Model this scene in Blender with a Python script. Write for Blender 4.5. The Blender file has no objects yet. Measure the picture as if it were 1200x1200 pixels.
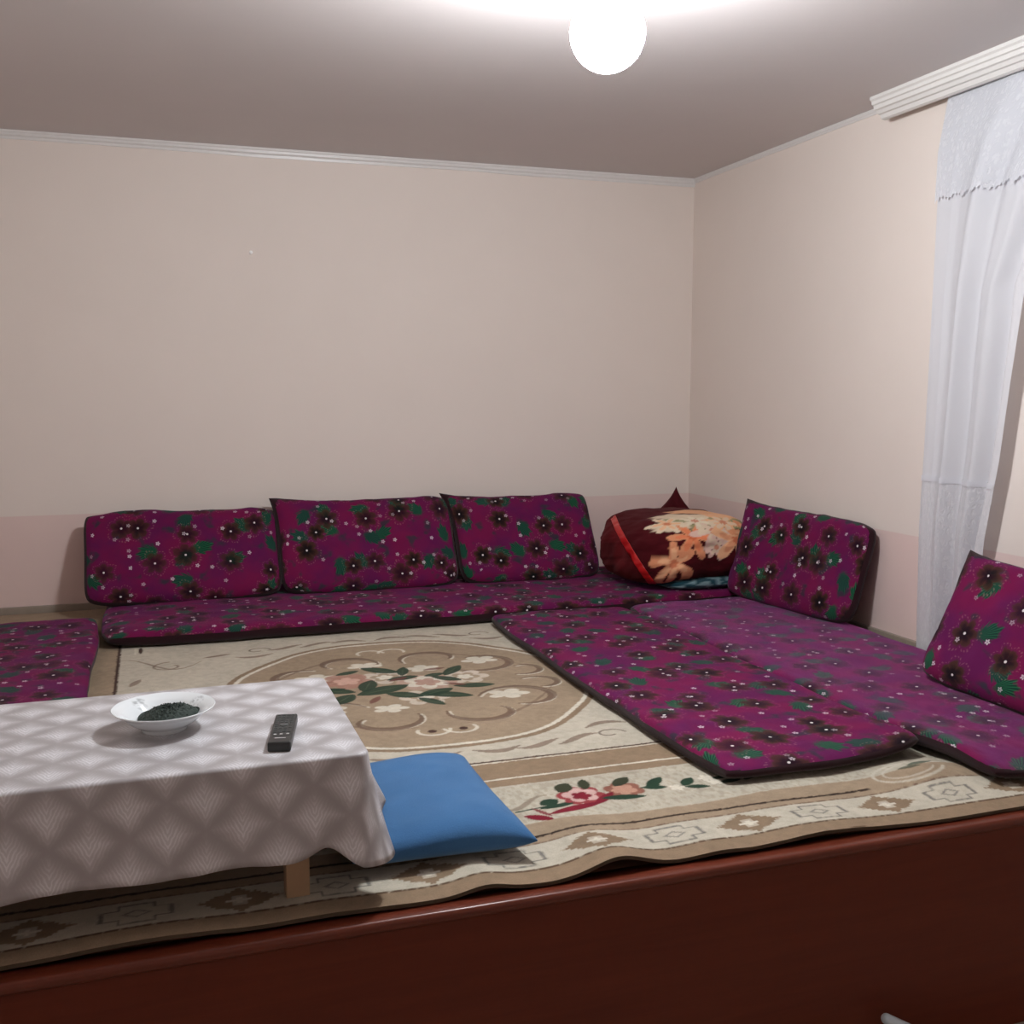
import bpy, bmesh, math, random
import numpy as np
from mathutils import Vector, Matrix

random.seed(7)
rng = np.random.default_rng(7)
SC = bpy.context.scene
COL = SC.collection

# ------------------------------------------------------------------ camera, world, exposure
CAM_H = 1.05                      # above the raised platform (z = 0)
cam_d = bpy.data.cameras.new('camera')
cam_d.sensor_width = 36.0
cam_d.lens = 36.0 * 1237.0 / 1200.0
cam_d.clip_start = 0.05
cam = bpy.data.objects.new('camera', cam_d)
COL.objects.link(cam)
cam.location = (0, 0, CAM_H)
cam.rotation_euler = (math.pi / 2 - math.atan(143 / 1237.0), 0, -math.radians(18.8))
SC.camera = cam

wd = bpy.data.worlds.new('night')
SC.world = wd
wd.use_nodes = True
wd.node_tree.nodes['Background'].inputs[0].default_value = (0.01, 0.011, 0.014, 1)
wd.node_tree.nodes['Background'].inputs[1].default_value = 1.0

vs = SC.view_settings
vs.view_transform = 'Standard'
vs.look = 'None'
vs.gamma = 1.0
vs.use_curve_mapping = False
vs.exposure = 0.0
SC.cycles.use_denoising = True
SC.cycles.max_bounces = 8
SC.cycles.diffuse_bounces = 5
SC.cycles.sample_clamp_indirect = 4.0

LAMP = (1.120, 2.545, 1.94)
LAMP_STRENGTH = 310.0

# room sizes (metres)
XL, XR = -1.07, 2.888
YB, YF = 5.356, -0.9
ZC, ZL = 2.205, -0.555            # ceiling, lower floor
YE = 1.975                        # platform front face

# ------------------------------------------------------------------ helpers
def new_obj(name, me, parent=None, mat=None):
    o = bpy.data.objects.new(name, me)
    COL.objects.link(o)
    if parent is not None:
        o.parent = parent
    if mat is not None and me is not None:
        me.materials.clear()
        me.materials.append(mat)
    return o

def empty(name, loc=(0, 0, 0), rot=(0, 0, 0)):
    o = bpy.data.objects.new(name, None)
    COL.objects.link(o)
    o.location = loc
    o.rotation_euler = rot
    o.empty_display_size = 0.05
    return o

def tag(o, label, cat, group=None):
    o['label'] = label
    o['category'] = cat
    if group:
        o['group'] = group
    return o

def structure(o):
    o['kind'] = 'structure'
    return o

def mesh(name, verts, faces, uv=None, col=None, smooth=True):
    me = bpy.data.meshes.new(name)
    verts = np.asarray(verts, dtype=np.float32)
    if isinstance(faces, np.ndarray) and faces.ndim == 2:
        k = faces.shape[1]
        nf = len(faces)
        me.vertices.add(len(verts))
        me.vertices.foreach_set('co', verts.ravel())
        me.loops.add(nf * k)
        me.loops.foreach_set('vertex_index', faces.astype(np.int32).ravel())
        me.polygons.add(nf)
        me.polygons.foreach_set('loop_start', np.arange(0, nf * k, k, dtype=np.int32))
        me.update(calc_edges=True)
        me.validate()
    else:
        me.from_pydata([tuple(v) for v in verts], [], [tuple(f) for f in faces])
    if uv is not None:
        lay = me.uv_layers.new(name='UVMap')
        idx = np.empty(len(me.loops), dtype=np.int32)
        me.loops.foreach_get('vertex_index', idx)
        lay.data.foreach_set('uv', np.asarray(uv, dtype=np.float32)[idx].ravel())
    if col is not None:
        a = me.color_attributes.new('Col', 'FLOAT_COLOR', 'POINT')
        c4 = np.ones((len(verts), 4), dtype=np.float32)
        c4[:, :3] = col
        a.data.foreach_set('color', c4.ravel())
    me.polygons.foreach_set('use_smooth', np.full(len(me.polygons), smooth))
    me.update()
    return me

def grid_faces(nu, nv, closed_u=False):
    iu = np.arange(nu if closed_u else nu - 1)
    iv = np.arange(nv - 1)
    A, B = np.meshgrid(iu, iv, indexing='ij')
    A2 = (A + 1) % nu
    f = np.stack([A * nv + B, A2 * nv + B, A2 * nv + B + 1, A * nv + B + 1], axis=-1)
    return f.reshape(-1, 4)

def bm_mesh(name, fn, smooth=False):
    bm = bmesh.new()
    fn(bm)
    me = bpy.data.meshes.new(name)
    bm.normal_update()
    bm.to_mesh(me)
    bm.free()
    if smooth:
        me.polygons.foreach_set('use_smooth', np.ones(len(me.polygons), dtype=bool))
    return me

def add_box(bm, x0, x1, y0, y1, z0, z1, bevel=0.0, seg=2):
    r = bmesh.ops.create_cube(bm, size=1.0)
    vsn = r['verts']
    for v in vsn:
        v.co.x = x0 if v.co.x < 0 else x1
        v.co.y = y0 if v.co.y < 0 else y1
        v.co.z = z0 if v.co.z < 0 else z1
    if bevel > 0:
        es = list({e for v in vsn for e in v.link_edges})
        bmesh.ops.bevel(bm, geom=es, offset=bevel, segments=seg, profile=0.5, affect='EDGES')

def box_obj(name, b, mat, parent=None, bevel=0.0, seg=2):
    return new_obj(name, bm_mesh(name, lambda bm: add_box(bm, *b, bevel=bevel, seg=seg)), parent, mat)

def lathe(name, prof, n=48, wob=None):
    prof = np.array(prof, dtype=float)
    a = np.linspace(0, 2 * math.pi, n, endpoint=False)
    R = prof[:, 0][None, :] * np.ones((n, 1))
    if wob is not None:
        R = R * wob(a[:, None], prof[:, 0][None, :])
    V = np.stack([R * np.cos(a)[:, None], R * np.sin(a)[:, None], np.broadcast_to(prof[:, 1][None, :], R.shape)], -1)
    return V.reshape(-1, 3), grid_faces(n, len(prof), True)

def tube(pts, rad, n=10, cap=True):
    pts = np.array(pts, dtype=float)
    m = len(pts)
    T = np.gradient(pts, axis=0)
    T /= np.linalg.norm(T, axis=1)[:, None]
    up = np.array([0, 0, 1.0]) if abs(T[0, 2]) < 0.9 else np.array([1.0, 0, 0])
    rads = np.broadcast_to(np.array(rad, dtype=float), (m,))
    V = []
    for i in range(m):
        s = np.cross(T[i], up); s /= np.linalg.norm(s)
        w = np.cross(s, T[i])
        for k in range(n):
            an = 2 * math.pi * k / n
            V.append(pts[i] + rads[i] * (math.cos(an) * s + math.sin(an) * w))
    F = []
    for i in range(m - 1):
        for k in range(n):
            F.append((i * n + k, i * n + (k + 1) % n, (i + 1) * n + (k + 1) % n, (i + 1) * n + k))
    if cap:
        F.append(tuple(range(n))[::-1]); F.append(tuple(range((m - 1) * n, m * n)))
    return V, F

def vnoise(x, y, seed=0, octaves=3):
    """smooth value noise in -1..1"""
    out = np.zeros(np.broadcast(x, y).shape)
    amp, tot = 1.0, 0.0
    for o in range(octaves):
        xi, yi = np.floor(x).astype(int), np.floor(y).astype(int)
        fx, fy = x - xi, y - yi
        fx = fx * fx * (3 - 2 * fx); fy = fy * fy * (3 - 2 * fy)
        def h(a, b):
            n = np.sin(a * 127.1 + b * 311.7 + (seed + o * 17) * 74.7) * 43758.5453
            return (n - np.floor(n)) * 2 - 1
        v = (h(xi, yi) * (1 - fx) + h(xi + 1, yi) * fx) * (1 - fy) + (h(xi, yi + 1) * (1 - fx) + h(xi + 1, yi + 1) * fx) * fy
        out = out + amp * v
        tot += amp
        amp *= 0.5
        x, y = x * 2.03, y * 2.03
    return out / tot

def lin(r, g, b):
    """sRGB 0..255 to linear"""
    f = lambda c: c / 12.92 if c <= 0.04045 else ((c + 0.055) / 1.055) ** 2.4
    return np.array([f(r / 255.0), f(g / 255.0), f(b / 255.0)])

# ------------------------------------------------------------------ node helper
class NT:
    def __init__(self, name):
        self.mat = bpy.data.materials.new(name)
        self.mat.use_nodes = True
        self.t = self.mat.node_tree
        self.bsdf = self.t.nodes['Principled BSDF']
        self.out = self.t.nodes['Material Output']
    def n(self, typ, **kw):
        nd = self.t.nodes.new(typ)
        for k, v in kw.items():
            setattr(nd, k, v)
        return nd
    def link(self, a, b):
        self.t.links.new(a, b)
    def put(self, sock, v):
        if isinstance(v, bpy.types.NodeSocket):
            self.link(v, sock)
        else:
            if hasattr(sock.default_value, '__len__') and len(sock.default_value) == 4 and len(v) == 3:
                v = (*v, 1.0)
            sock.default_value = v
    def m(self, op, a, b=0.0, c=0.0, clamp=False):
        nd = self.n('ShaderNodeMath', operation=op, use_clamp=clamp)
        self.put(nd.inputs[0], a); self.put(nd.inputs[1], b); self.put(nd.inputs[2], c)
        return nd.outputs[0]
    def vm(self, op, a, b=(0, 0, 0), s=None):
        nd = self.n('ShaderNodeVectorMath', operation=op)
        self.put(nd.inputs[0], a)
        if s is not None: self.put(nd.inputs['Scale'], s)
        else: self.put(nd.inputs[1], b)
        return nd.outputs[0]
    def mix(self, f, a, b):
        nd = self.n('ShaderNodeMix', data_type='RGBA')
        self.put(nd.inputs[0], f); self.put(nd.inputs[6], a); self.put(nd.inputs[7], b)
        return nd.outputs[2]
    def step(self, x, e0, e1):
        nd = self.n('ShaderNodeMapRange', interpolation_type='SMOOTHSTEP')
        self.put(nd.inputs[0], x); self.put(nd.inputs[1], e0); self.put(nd.inputs[2], e1)
        nd.inputs[3].default_value = 0.0; nd.inputs[4].default_value = 1.0
        return nd.outputs[0]
    def noise(self, vec, scale, detail=3.0, rough=0.5, dist=0.0):
        nd = self.n('ShaderNodeTexNoise')
        self.put(nd.inputs['Vector'], vec)
        nd.inputs['Scale'].default_value = scale
        nd.inputs['Detail'].default_value = detail
        nd.inputs['Roughness'].default_value = rough
        nd.inputs['Distortion'].default_value = dist
        return nd.outputs[0]
    def xyz(self, v):
        nd = self.n('ShaderNodeSeparateXYZ')
        self.link(v, nd.inputs[0])
        return nd.outputs
    def voro(self, vec, rand=1.0):
        nd = self.n('ShaderNodeTexVoronoi', voronoi_dimensions='2D')
        self.put(nd.inputs['Vector'], vec)
        nd.inputs['Scale'].default_value = 1.0
        nd.inputs['Randomness'].default_value = rand
        return nd.outputs['Distance'], nd.outputs['Color'], nd.outputs['Position']
    def bump(self, h, strength=0.3, dist=0.01):
        nd = self.n('ShaderNodeBump')
        nd.inputs['Strength'].default_value = strength
        nd.inputs['Distance'].default_value = dist
        self.link(h, nd.inputs['Height'])
        self.link(nd.outputs[0], self.bsdf.inputs['Normal'])
    def base(self, v): self.put(self.bsdf.inputs['Base Color'], v)
    def set(self, **kw):
        for k, v in kw.items():
            self.put(self.bsdf.inputs[k.replace('_', ' ')], v)
    def objco(self): return self.n('ShaderNodeTexCoord').outputs['Object']
    def uv(self): return self.n('ShaderNodeTexCoord').outputs['UV']
    def pos(self): return self.n('ShaderNodeNewGeometry').outputs['Position']

def plain(name, col, rough=0.6, grain=0.08, gscale=60.0, metallic=0.0, bump=0.0, spec=0.5):
    t = NT(name)
    co = t.objco()
    nz = t.noise(co, gscale, 4.0)
    c = np.array(col)
    t.base(t.mix(nz, tuple(c * (1 - grain)), tuple(np.minimum(c * (1 + grain), 1))))
    t.set(Roughness=rough, Metallic=metallic)
    t.bsdf.inputs['Specular IOR Level'].default_value = spec
    if bump: t.bump(nz, bump, 0.004)
    return t.mat

# ------------------------------------------------------------------ materials
def wall_mat():
    t = NT('wall_paint')
    p = t.pos()
    z = t.xyz(p)[2]
    band = t.step(z, 0.463, 0.469)
    nz = t.noise(p, 3.0, 4.0, 0.6)
    fine = t.noise(p, 160.0, 3.0, 0.7)
    up = t.mix(nz, (0.775, 0.690, 0.630), (0.82, 0.735, 0.672))
    lo = t.mix(nz, (0.74, 0.575, 0.535), (0.78, 0.610, 0.565))
    c = t.mix(band, lo, up)
    c = t.mix(t.m('MULTIPLY', fine, 0.10), c, (0.6, 0.53, 0.49))
    t.base(c)
    t.set(Roughness=0.75)
    t.bsdf.inputs['Specular IOR Level'].default_value = 0.25
    t.bump(fine, 0.12, 0.002)
    return t.mat

def ceil_mat():
    t = NT('ceiling_paint')
    p = t.pos()
    nz = t.noise(p, 2.0, 4.0, 0.6)
    t.base(t.mix(nz, (0.57, 0.525, 0.515), (0.62, 0.57, 0.555)))
    t.set(Roughness=0.6)
    t.bump(t.noise(p, 90.0, 3.0), 0.06, 0.002)
    return t.mat

def wood_mat(name, coat):
    t = NT(name)
    p = t.pos()
    mp = t.n('ShaderNodeMapping')
    t.link(p, mp.inputs[0]); mp.inputs['Scale'].default_value = (1.2, 18.0, 18.0)
    nz = t.noise(mp.outputs[0], 2.0, 6.0, 0.6, 0.5)
    fine = t.noise(p, 40.0, 4.0)
    c = t.mix(nz, (0.085, 0.014, 0.006), (0.165, 0.032, 0.013))
    c = t.mix(t.m('MULTIPLY', fine, 0.3), c, (0.06, 0.014, 0.008))
    t.base(c)
    t.set(Roughness=0.42)
    t.bsdf.inputs['Specular IOR Level'].default_value = 0.22
    t.bsdf.inputs['Coat Weight'].default_value = coat
    t.bsdf.inputs['Coat Roughness'].default_value = 0.2
    t.bump(nz, 0.05, 0.003)
    return t.mat

def floral_mat(name, c0, c1, sheen=0.5, tint=(0.85, 0.35, 0.9)):
    """magenta plush printed with dark six-petal flowers, green leaves and tiny white florets"""
    t = NT(name)
    uv = t.uv()
    big = t.noise(uv, 5.0, 3.0, 0.55)
    fz = t.noise(uv, 900.0, 2.0, 0.6)
    wob = t.noise(uv, 45.0, 2.0, 0.5)
    c = t.mix(t.step(big, 0.35, 0.65), c0, c1)
    # dull teal smudges
    sm = t.noise(t.vm('ADD', uv, (7.3, 2.1, 0)), 13.0, 2.0, 0.5)
    c = t.mix(t.m('MULTIPLY', t.step(sm, 0.56, 0.70), 0.85), c, (0.022, 0.030, 0.040))
    # leaves
    def local(S, off, rand):
        v = t.vm('ADD', t.vm('SCALE', uv, s=1.0 / S), off)
        d, col, p = t.voro(v, rand)
        l = t.xyz(t.vm('SUBTRACT', v, p))
        rr = t.xyz(col)
        return d, l[0], l[1], rr
    d, lx, ly, rr = local(0.150, (3.7, 9.2, 0), 0.80)
    th = t.m('MULTIPLY', rr[0], 6.28)
    cs, sn = t.m('COSINE', th), t.m('SINE', th)
    ax = t.m('ADD', t.m('MULTIPLY', lx, cs), t.m('MULTIPLY', ly, sn))
    ay = t.m('SUBTRACT', t.m('MULTIPLY', ly, cs), t.m('MULTIPLY', lx, sn))
    r2 = t.m('SQRT', t.m('ADD', t.m('POWER', t.m('DIVIDE', ax, 0.36), 2.0), t.m('POWER', t.m('DIVIDE', ay, 0.25), 2.0)))
    an = t.m('ARCTAN2', ay, t.m('ADD', ax, 0.30))
    jag = t.m('MULTIPLY', t.m('ABSOLUTE', t.m('SINE', t.m('MULTIPLY', an, 9.0))), 0.30)
    r2 = t.m('ADD', r2, t.m('SUBTRACT', t.m('MULTIPLY', wob, 0.6), 0.3))
    leaf = t.m('MULTIPLY', t.m('SUBTRACT', 1.0, t.step(t.m('ADD', r2, jag), 0.85, 1.20)), t.m('GREATER_THAN', rr[1], 0.30))
    vein = t.step(t.m('SINE', t.m('MULTIPLY', an, 46.0)), -0.2, 0.8)
    lc = t.mix(vein, (0.004, 0.040, 0.022), (0.012, 0.135, 0.052))
    lc = t.mix(t.m('MULTIPLY', rr[2], 0.6), lc, (0.012, 0.035, 0.040))
    c = t.mix(leaf, c, lc)
    # dark flowers
    d, lx, ly, rr = local(0.172, (0.0, 0.0, 0), 0.75)
    an = t.m('ADD', t.m('ARCTAN2', ly, lx), t.m('MULTIPLY', rr[0], 6.28))
    pet = t.m('POWER', t.m('ABSOLUTE', t.m('COSINE', t.m('MULTIPLY', an, 3.0))), 0.8)
    R = t.m('MULTIPLY', t.m('ADD', 0.225, t.m('MULTIPLY', rr[1], 0.09)), t.m('ADD', 0.80, t.m('MULTIPLY', pet, 0.42)))
    rel = t.m('DIVIDE', t.m('ADD', d, t.m('MULTIPLY', t.m('SUBTRACT', wob, 0.5), 0.17)), R)
    fl = t.m('MULTIPLY', t.m('SUBTRACT', 1.0, t.step(rel, 0.78, 1.10)), t.m('ADD', 0.78, t.m('MULTIPLY', rr[2], 0.22)))
    fc = t.mix(t.step(rel, 0.25, 0.95), (0.0045, 0.0025, 0.003), (0.060, 0.022, 0.012))
    c = t.mix(fl, c, fc)
    # stitched pale outline round the flower
    ring = t.m('MULTIPLY', t.step(rel, 1.10, 1.16), t.m('SUBTRACT', 1.0, t.step(rel, 1.20, 1.26)))
    dots = t.step(t.m('SINE', t.m('MULTIPLY', an, 34.0)), -0.3, 0.3)
    c = t.mix(t.m('MULTIPLY', t.m('MULTIPLY', ring, dots), 0.26), c, (0.42, 0.22, 0.20))
    dot = t.m('SUBTRACT', 1.0, t.step(d, 0.020, 0.036))
    c = t.mix(dot, c, (0.85, 0.78, 0.78))
    # tiny white florets
    d, lx, ly, rr = local(0.060, (1.3, 5.5, 0), 0.9)
    an = t.m('ARCTAN2', ly, lx)
    R = t.m('ADD', 0.085, t.m('MULTIPLY', t.m('ABSOLUTE', t.m('COSINE', t.m('MULTIPLY', an, 2.5))), 0.10))
    w = t.m('SUBTRACT', 1.0, t.step(d, t.m('MULTIPLY', R, 0.85), R))
    w = t.m('MULTIPLY', w, t.step(d, 0.02, 0.05))
    w = t.m('MULTIPLY', w, t.m('GREATER_THAN', rr[0], 0.74))
    w = t.m('MULTIPLY', w, t.m('ADD', 0.20, t.m('MULTIPLY', rr[1], 0.55)))
    c = t.mix(w, c, (0.80, 0.70, 0.76))
    # pile
    c = t.mix(t.m('MULTIPLY', fz, 0.5), c, t.vm('SCALE', c, s=0.35))
    t.base(c)
    t.set(Roughness=0.85)
    t.bsdf.inputs['Specular IOR Level'].default_value = 0.15
    t.bsdf.inputs['Sheen Weight'].default_value = sheen
    t.bsdf.inputs['Sheen Roughness'].default_value = 0.45
    t.bsdf.inputs['Sheen Tint'].default_value = (*tint, 1)
    t.bump(fz, 0.35, 0.002)
    return t.mat

def plush(name, col, sheen=0.3, tint=(1, 1, 1), scale=500.0, attr=False, grain=0.35):
    t = NT(name)
    fz = t.noise(t.objco(), scale, 2.0, 0.6)
    if attr:
        a = t.n('ShaderNodeVertexColor'); a.layer_name = 'Col'
        c = a.outputs[0]
    else:
        c = t.mix(t.noise(t.objco(), 9.0, 2.0), tuple(np.array(col) * 0.85), tuple(np.array(col) * 1.12))
    c = t.mix(t.m('MULTIPLY', fz, grain), c, t.vm('SCALE', c, s=0.45))
    t.base(c)
    t.set(Roughness=0.9)
    t.bsdf.inputs['Specular IOR Level'].default_value = 0.1
    t.bsdf.inputs['Sheen Weight'].default_value = sheen
    t.bsdf.inputs['Sheen Tint'].default_value = (*tint, 1)
    t.bump(fz, 0.3, 0.003)
    return t.mat

def cloth_mat():
    t = NT('leaf_print_vinyl')
    uv = t.xyz(t.uv())
    u = t.m('DIVIDE', uv[0], 0.140)
    v = t.m('DIVIDE', uv[1], 0.125)
    fa = t.m('FRACT', t.m('ADD', u, v))
    fb = t.m('FRACT', t.m('SUBTRACT', u, v))
    p = t.m('ABSOLUTE', t.m('SUBTRACT', t.m('ADD', fa, fb), 1.0))       # sideways in the diamond
    q = t.m('SUBTRACT', fa, fb)                                         # up in the diamond
    rim = t.m('ADD', t.m('MULTIPLY', p, 1.12), t.m('ABSOLUTE', q))
    nz0 = t.noise(t.uv(), 28.0, 3.0)
    leaf = t.m('SUBTRACT', 1.0, t.step(t.m('ADD', rim, t.m('MULTIPLY', t.m('SUBTRACT', nz0, 0.5), 0.5)), 0.15, 1.08))
    nz = t.noise(t.uv(), 60.0, 3.0)
    hatch = t.step(t.m('SINE', t.m('ADD', t.m('MULTIPLY', t.m('SUBTRACT', q, t.m('MULTIPLY', p, 2.2)), 26.0), t.m('MULTIPLY', nz, 9.0))), -0.4, 0.9)
    body = t.m('MULTIPLY', leaf, t.m('ADD', 0.62, t.m('MULTIPLY', hatch, 0.38)))
    low = t.m('SUBTRACT', 1.0, t.step(q, -0.5, 0.8))                                        # each leaf paler at its foot
    body = t.m('MULTIPLY', body, t.m('ADD', 0.45, t.m('MULTIPLY', low, 0.55)))
    c = t.mix(body, (0.355, 0.335, 0.340), (0.76, 0.76, 0.79))
    t.base(c)
    t.set(Roughness=0.38)
    t.bsdf.inputs['Specular IOR Level'].default_value = 0.45
    t.bump(t.m('ADD', t.m('MULTIPLY', hatch, leaf), t.m('MULTIPLY', nz, 0.4)), 0.15, 0.002)
    return t.mat

def curtain_mat(name, lace=0.0):
    t = NT(name)
    uvv = t.uv()
    fz = t.noise(uvv, 500.0, 2.0)
    c = t.mix(t.m('MULTIPLY', fz, 0.25), (0.83, 0.84, 0.88), (0.70, 0.71, 0.75))
    if lace:
        d, col, p = t.voro(t.vm('SCALE', uvv, s=34.0), 0.8)
        sw = t.noise(uvv, 26.0, 3.0, 0.5, 1.2)
        l = t.m('MAXIMUM', t.step(d, 0.30, 0.55), t.step(t.m('ABSOLUTE', t.m('SUBTRACT', sw, 0.5)), 0.03, 0.10))
        c = t.mix(t.m('MULTIPLY', l, lace), (0.88, 0.89, 0.92), (0.68, 0.69, 0.74))
        t.bump(l, 0.5, 0.003)
    t.base(c)
    t.set(Roughness=0.9)
    t.bsdf.inputs['Specular IOR Level'].default_value = 0.1
    tr = t.n('ShaderNodeBsdfTranslucent')
    tr.inputs[0].default_value = (0.80, 0.81, 0.85, 1)
    ms = t.n('ShaderNodeMixShader')
    ms.inputs[0].default_value = 0.35
    t.link(t.bsdf.outputs[0], ms.inputs[1]); t.link(tr.outputs[0], ms.inputs[2])
    t.link(ms.outputs[0], t.out.inputs[0])
    return t.mat

def emit_mat():
    t = NT('lit_bulb')
    t.base((0.9, 0.93, 1.0))
    t.bsdf.inputs['Emission Color'].default_value = (0.93, 0.965, 1.0, 1)
    t.bsdf.inputs['Emission Strength'].default_value = LAMP_STRENGTH
    return t.mat

M_WALL, M_CEIL = wall_mat(), ceil_mat()
M_WOOD, M_WOODGLOSS = wood_mat('red_brown_painted_wood', 0.0), wood_mat('red_brown_varnished_wood', 0.35)
M_WHITE = plain('white_gloss_paint', (0.72, 0.70, 0.68), 0.35, 0.04)
M_CORN = plain('white_polystyrene', (0.74, 0.72, 0.69), 0.6, 0.03)
M_SKIRT = plain('grey_brown_skirting', (0.30, 0.25, 0.20), 0.5, 0.12, 30)
M_LOWFLOOR = plain('beige_lower_floor', (0.36, 0.30, 0.24), 0.5, 0.1, 12)
M_DECK = plain('deck_boards', (0.16, 0.07, 0.04), 0.6, 0.15, 12)
M_FLORAL = floral_mat('magenta_floral_plush', (0.170, 0.0045, 0.058), (0.110, 0.0055, 0.068), 0.10)
M_FLORAL_UP = floral_mat('magenta_floral_plush_brushed_up', (0.170, 0.0045, 0.058), (0.110, 0.0055, 0.068), 0.45, (0.85, 0.35, 0.9))
M_BAND = plush('dark_brown_plush_edge', (0.022, 0.006, 0.009), 0.15)
M_MAROON = plush('maroon_plush', (0.055, 0.004, 0.007), 0.25, (0.9, 0.3, 0.3))
M_BLANKET = plush('printed_maroon_plush', (1, 1, 1), 0.05, (0.9, 0.5, 0.5), 350, True, 0.2)
M_REDSATIN = plain('red_satin_binding', (0.50, 0.012, 0.012), 0.35, 0.1, 40)
M_TEAL = plush('teal_swirl_plush', (1, 1, 1), 0.25, (0.6, 0.9, 1), 350, True, 0.2)
M_BLUE = plush('blue_plush', (0.050, 0.150, 0.330), 0.35, (0.6, 0.8, 1.0), 300)
M_CARPET = plush('woven_carpet', (1, 1, 1), 0.05, (1, 1, 1), 260, True, 0.55)
M_CARPET_EDGE = plush('carpet_edge_binding', (0.10, 0.075, 0.05), 0.05)
M_CLOTH = cloth_mat()
M_TWOOD = plain('bare_table_wood', (0.40, 0.27, 0.16), 0.6, 0.18, 25)
M_BOWL = NT('white_opal_glass'); M_BOWL = M_BOWL
_a = M_BOWL.n('ShaderNodeVertexColor'); _a.layer_name = 'Col'
M_BOWL.base(_a.outputs[0]); M_BOWL.set(Roughness=0.12)
M_BOWL = M_BOWL.mat
M_HERB = plain('dried_dark_green_herb', (0.018, 0.030, 0.024), 0.8, 0.6, 300)
M_BLACKP = plain('black_plastic', (0.020, 0.022, 0.021), 0.4, 0.1)
M_BTN = plain('grey_rubber', (0.075, 0.080, 0.078), 0.5, 0.1)
M_PRINT = plain('pale_print', (0.55, 0.55, 0.55), 0.5, 0.05)
M_CURT = curtain_mat('white_tulle')
M_LACE = curtain_mat('white_lace', 0.45)
M_ROD = plain('pale_blue_grey_metal', (0.60, 0.72, 0.80), 0.3, 0.05)
M_GLASS = plain('night_window_glass', (0.012, 0.014, 0.018), 0.05, 0.02)
M_BULB = emit_mat()
M_CHROME = plain('white_nail_head', (0.97, 0.97, 0.97), 0.35, 0.0)
M_SOCK = plain('white_lamp_socket', (0.75, 0.75, 0.75), 0.4, 0.03)

# ------------------------------------------------------------------ room shell
T = 0.12
structure(box_obj('wall_back', (XL - T, XR + T, YB, YB + T, ZL, ZC), M_WALL))
WY0, WY1, WZ0, WZ1 = 1.05, 2.55, 0.75, 1.95     # the window the curtain belongs to, beyond the frame
def right_wall(bm):
    add_box(bm, XR, XR + T, WY1, YB, ZL, ZC)
    add_box(bm, XR, XR + T, YF, WY0, ZL, ZC)
    add_box(bm, XR, XR + T, WY0, WY1, ZL, WZ0)
    add_box(bm, XR, XR + T, WY0, WY1, WZ1, ZC)
structure(new_obj('wall_right', bm_mesh('wall_right', right_wall), None, M_WALL))
structure(box_obj('wall_left', (XL - T, XL, YF, YB, ZL, ZC), M_WALL))
structure(box_obj('wall_front', (XL - T, XR + T, YF - T, YF, ZL, ZC), M_WALL))
structure(box_obj('ceiling', (XL - T, XR + T, YF - T, YB + T, ZC, ZC + 0.1), M_CEIL))
structure(box_obj('floor', (XL - T, XR + T, YF - T, YB + T, ZL - 0.1, ZL), M_LOWFLOOR))

def window():
    w = structure(empty('window_1', (XR + 0.05, 0, 0)))
    def fr(bm):
        add_box(bm, -0.03, 0.03, WY0, WY0 + 0.06, WZ0, WZ1)
        add_box(bm, -0.03, 0.03, WY1 - 0.06, WY1, WZ0, WZ1)
        add_box(bm, -0.03, 0.03, WY0 + 0.06, WY1 - 0.06, WZ0, WZ0 + 0.06)
        add_box(bm, -0.03, 0.03, WY0 + 0.06, WY1 - 0.06, WZ1 - 0.06, WZ1)
        my = (WY0 + WY1) / 2
        add_box(bm, -0.03, 0.03, my - 0.03, my + 0.03, WZ0 + 0.06, WZ1 - 0.06)
    new_obj('window_frame', bm_mesh('window_frame', fr), w, M_WHITE)
    my = (WY0 + WY1) / 2
    for a, b in ((WY0 + 0.06, my - 0.03), (my + 0.03, WY1 - 0.06)):
        box_obj('pane', (-0.004, 0.004, a, b, WZ0 + 0.06, WZ1 - 0.06), M_GLASS, w)
window()

# skirting boards on the platform, ceiling beads
structure(box_obj('baseboard_back', (XL, XR, YB - 0.016, YB, 0.0, 0.040), M_SKIRT, bevel=0.004))
structure(box_obj('baseboard_right', (XR - 0.016, XR, YE + 0.03, YB - 0.016, 0.0, 0.045), M_SKIRT, bevel=0.004))
structure(box_obj('baseboard_left', (XL, XL + 0.016, YE + 0.03, YB - 0.016, 0.0, 0.040), M_SKIRT, bevel=0.004))

def bead(name, p0, p1, inward, wob, seed, h=0.034, d=0.022):
    """thin glossy moulding in the angle of wall and ceiling, a little wavy"""
    p0, p1, inward = np.array(p0, float), np.array(p1, float), np.array(inward, float)
    n = 60
    prof = [(0.0, 0.0), (0.0, -h), (d * 0.35, -h), (d * 0.45, -h * 0.72), (d * 0.75, -h * 0.55), (d * 0.85, -h * 0.3), (d, -h * 0.22), (d, 0.0)]
    V = []
    for i in range(n):
        s = i / (n - 1)
        p = p0 + (p1 - p0) * s
        w = wob * (vnoise(np.array(s * 6.0), np.array(0.5), seed) * 0.5 + 0.5)
        for a, b in prof:
            V.append(p + inward * a + np.array([0, 0, b * (1 + w)]))
    k = len(prof)
    F = [(i * k + j, (i + 1) * k + j, (i + 1) * k + (j + 1) % k, i * k + (j + 1) % k) for i in range(n - 1) for j in range(k)]
    F += [tuple(range(k))[::-1], tuple(range((n - 1) * k, n * k))]
    return structure(new_obj(name, mesh(name, V, F, smooth=False), None, M_WHITE))
bead('trim_1', (XL, YB, ZC), (XR, YB, ZC), (0, -1, 0), 0.45, 3)
bead('trim_2', (XR, 3.68, ZC), (XR, YB - 0.023, ZC), (-1, 0, 0), 0.3, 5, 0.020, 0.014)
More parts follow.
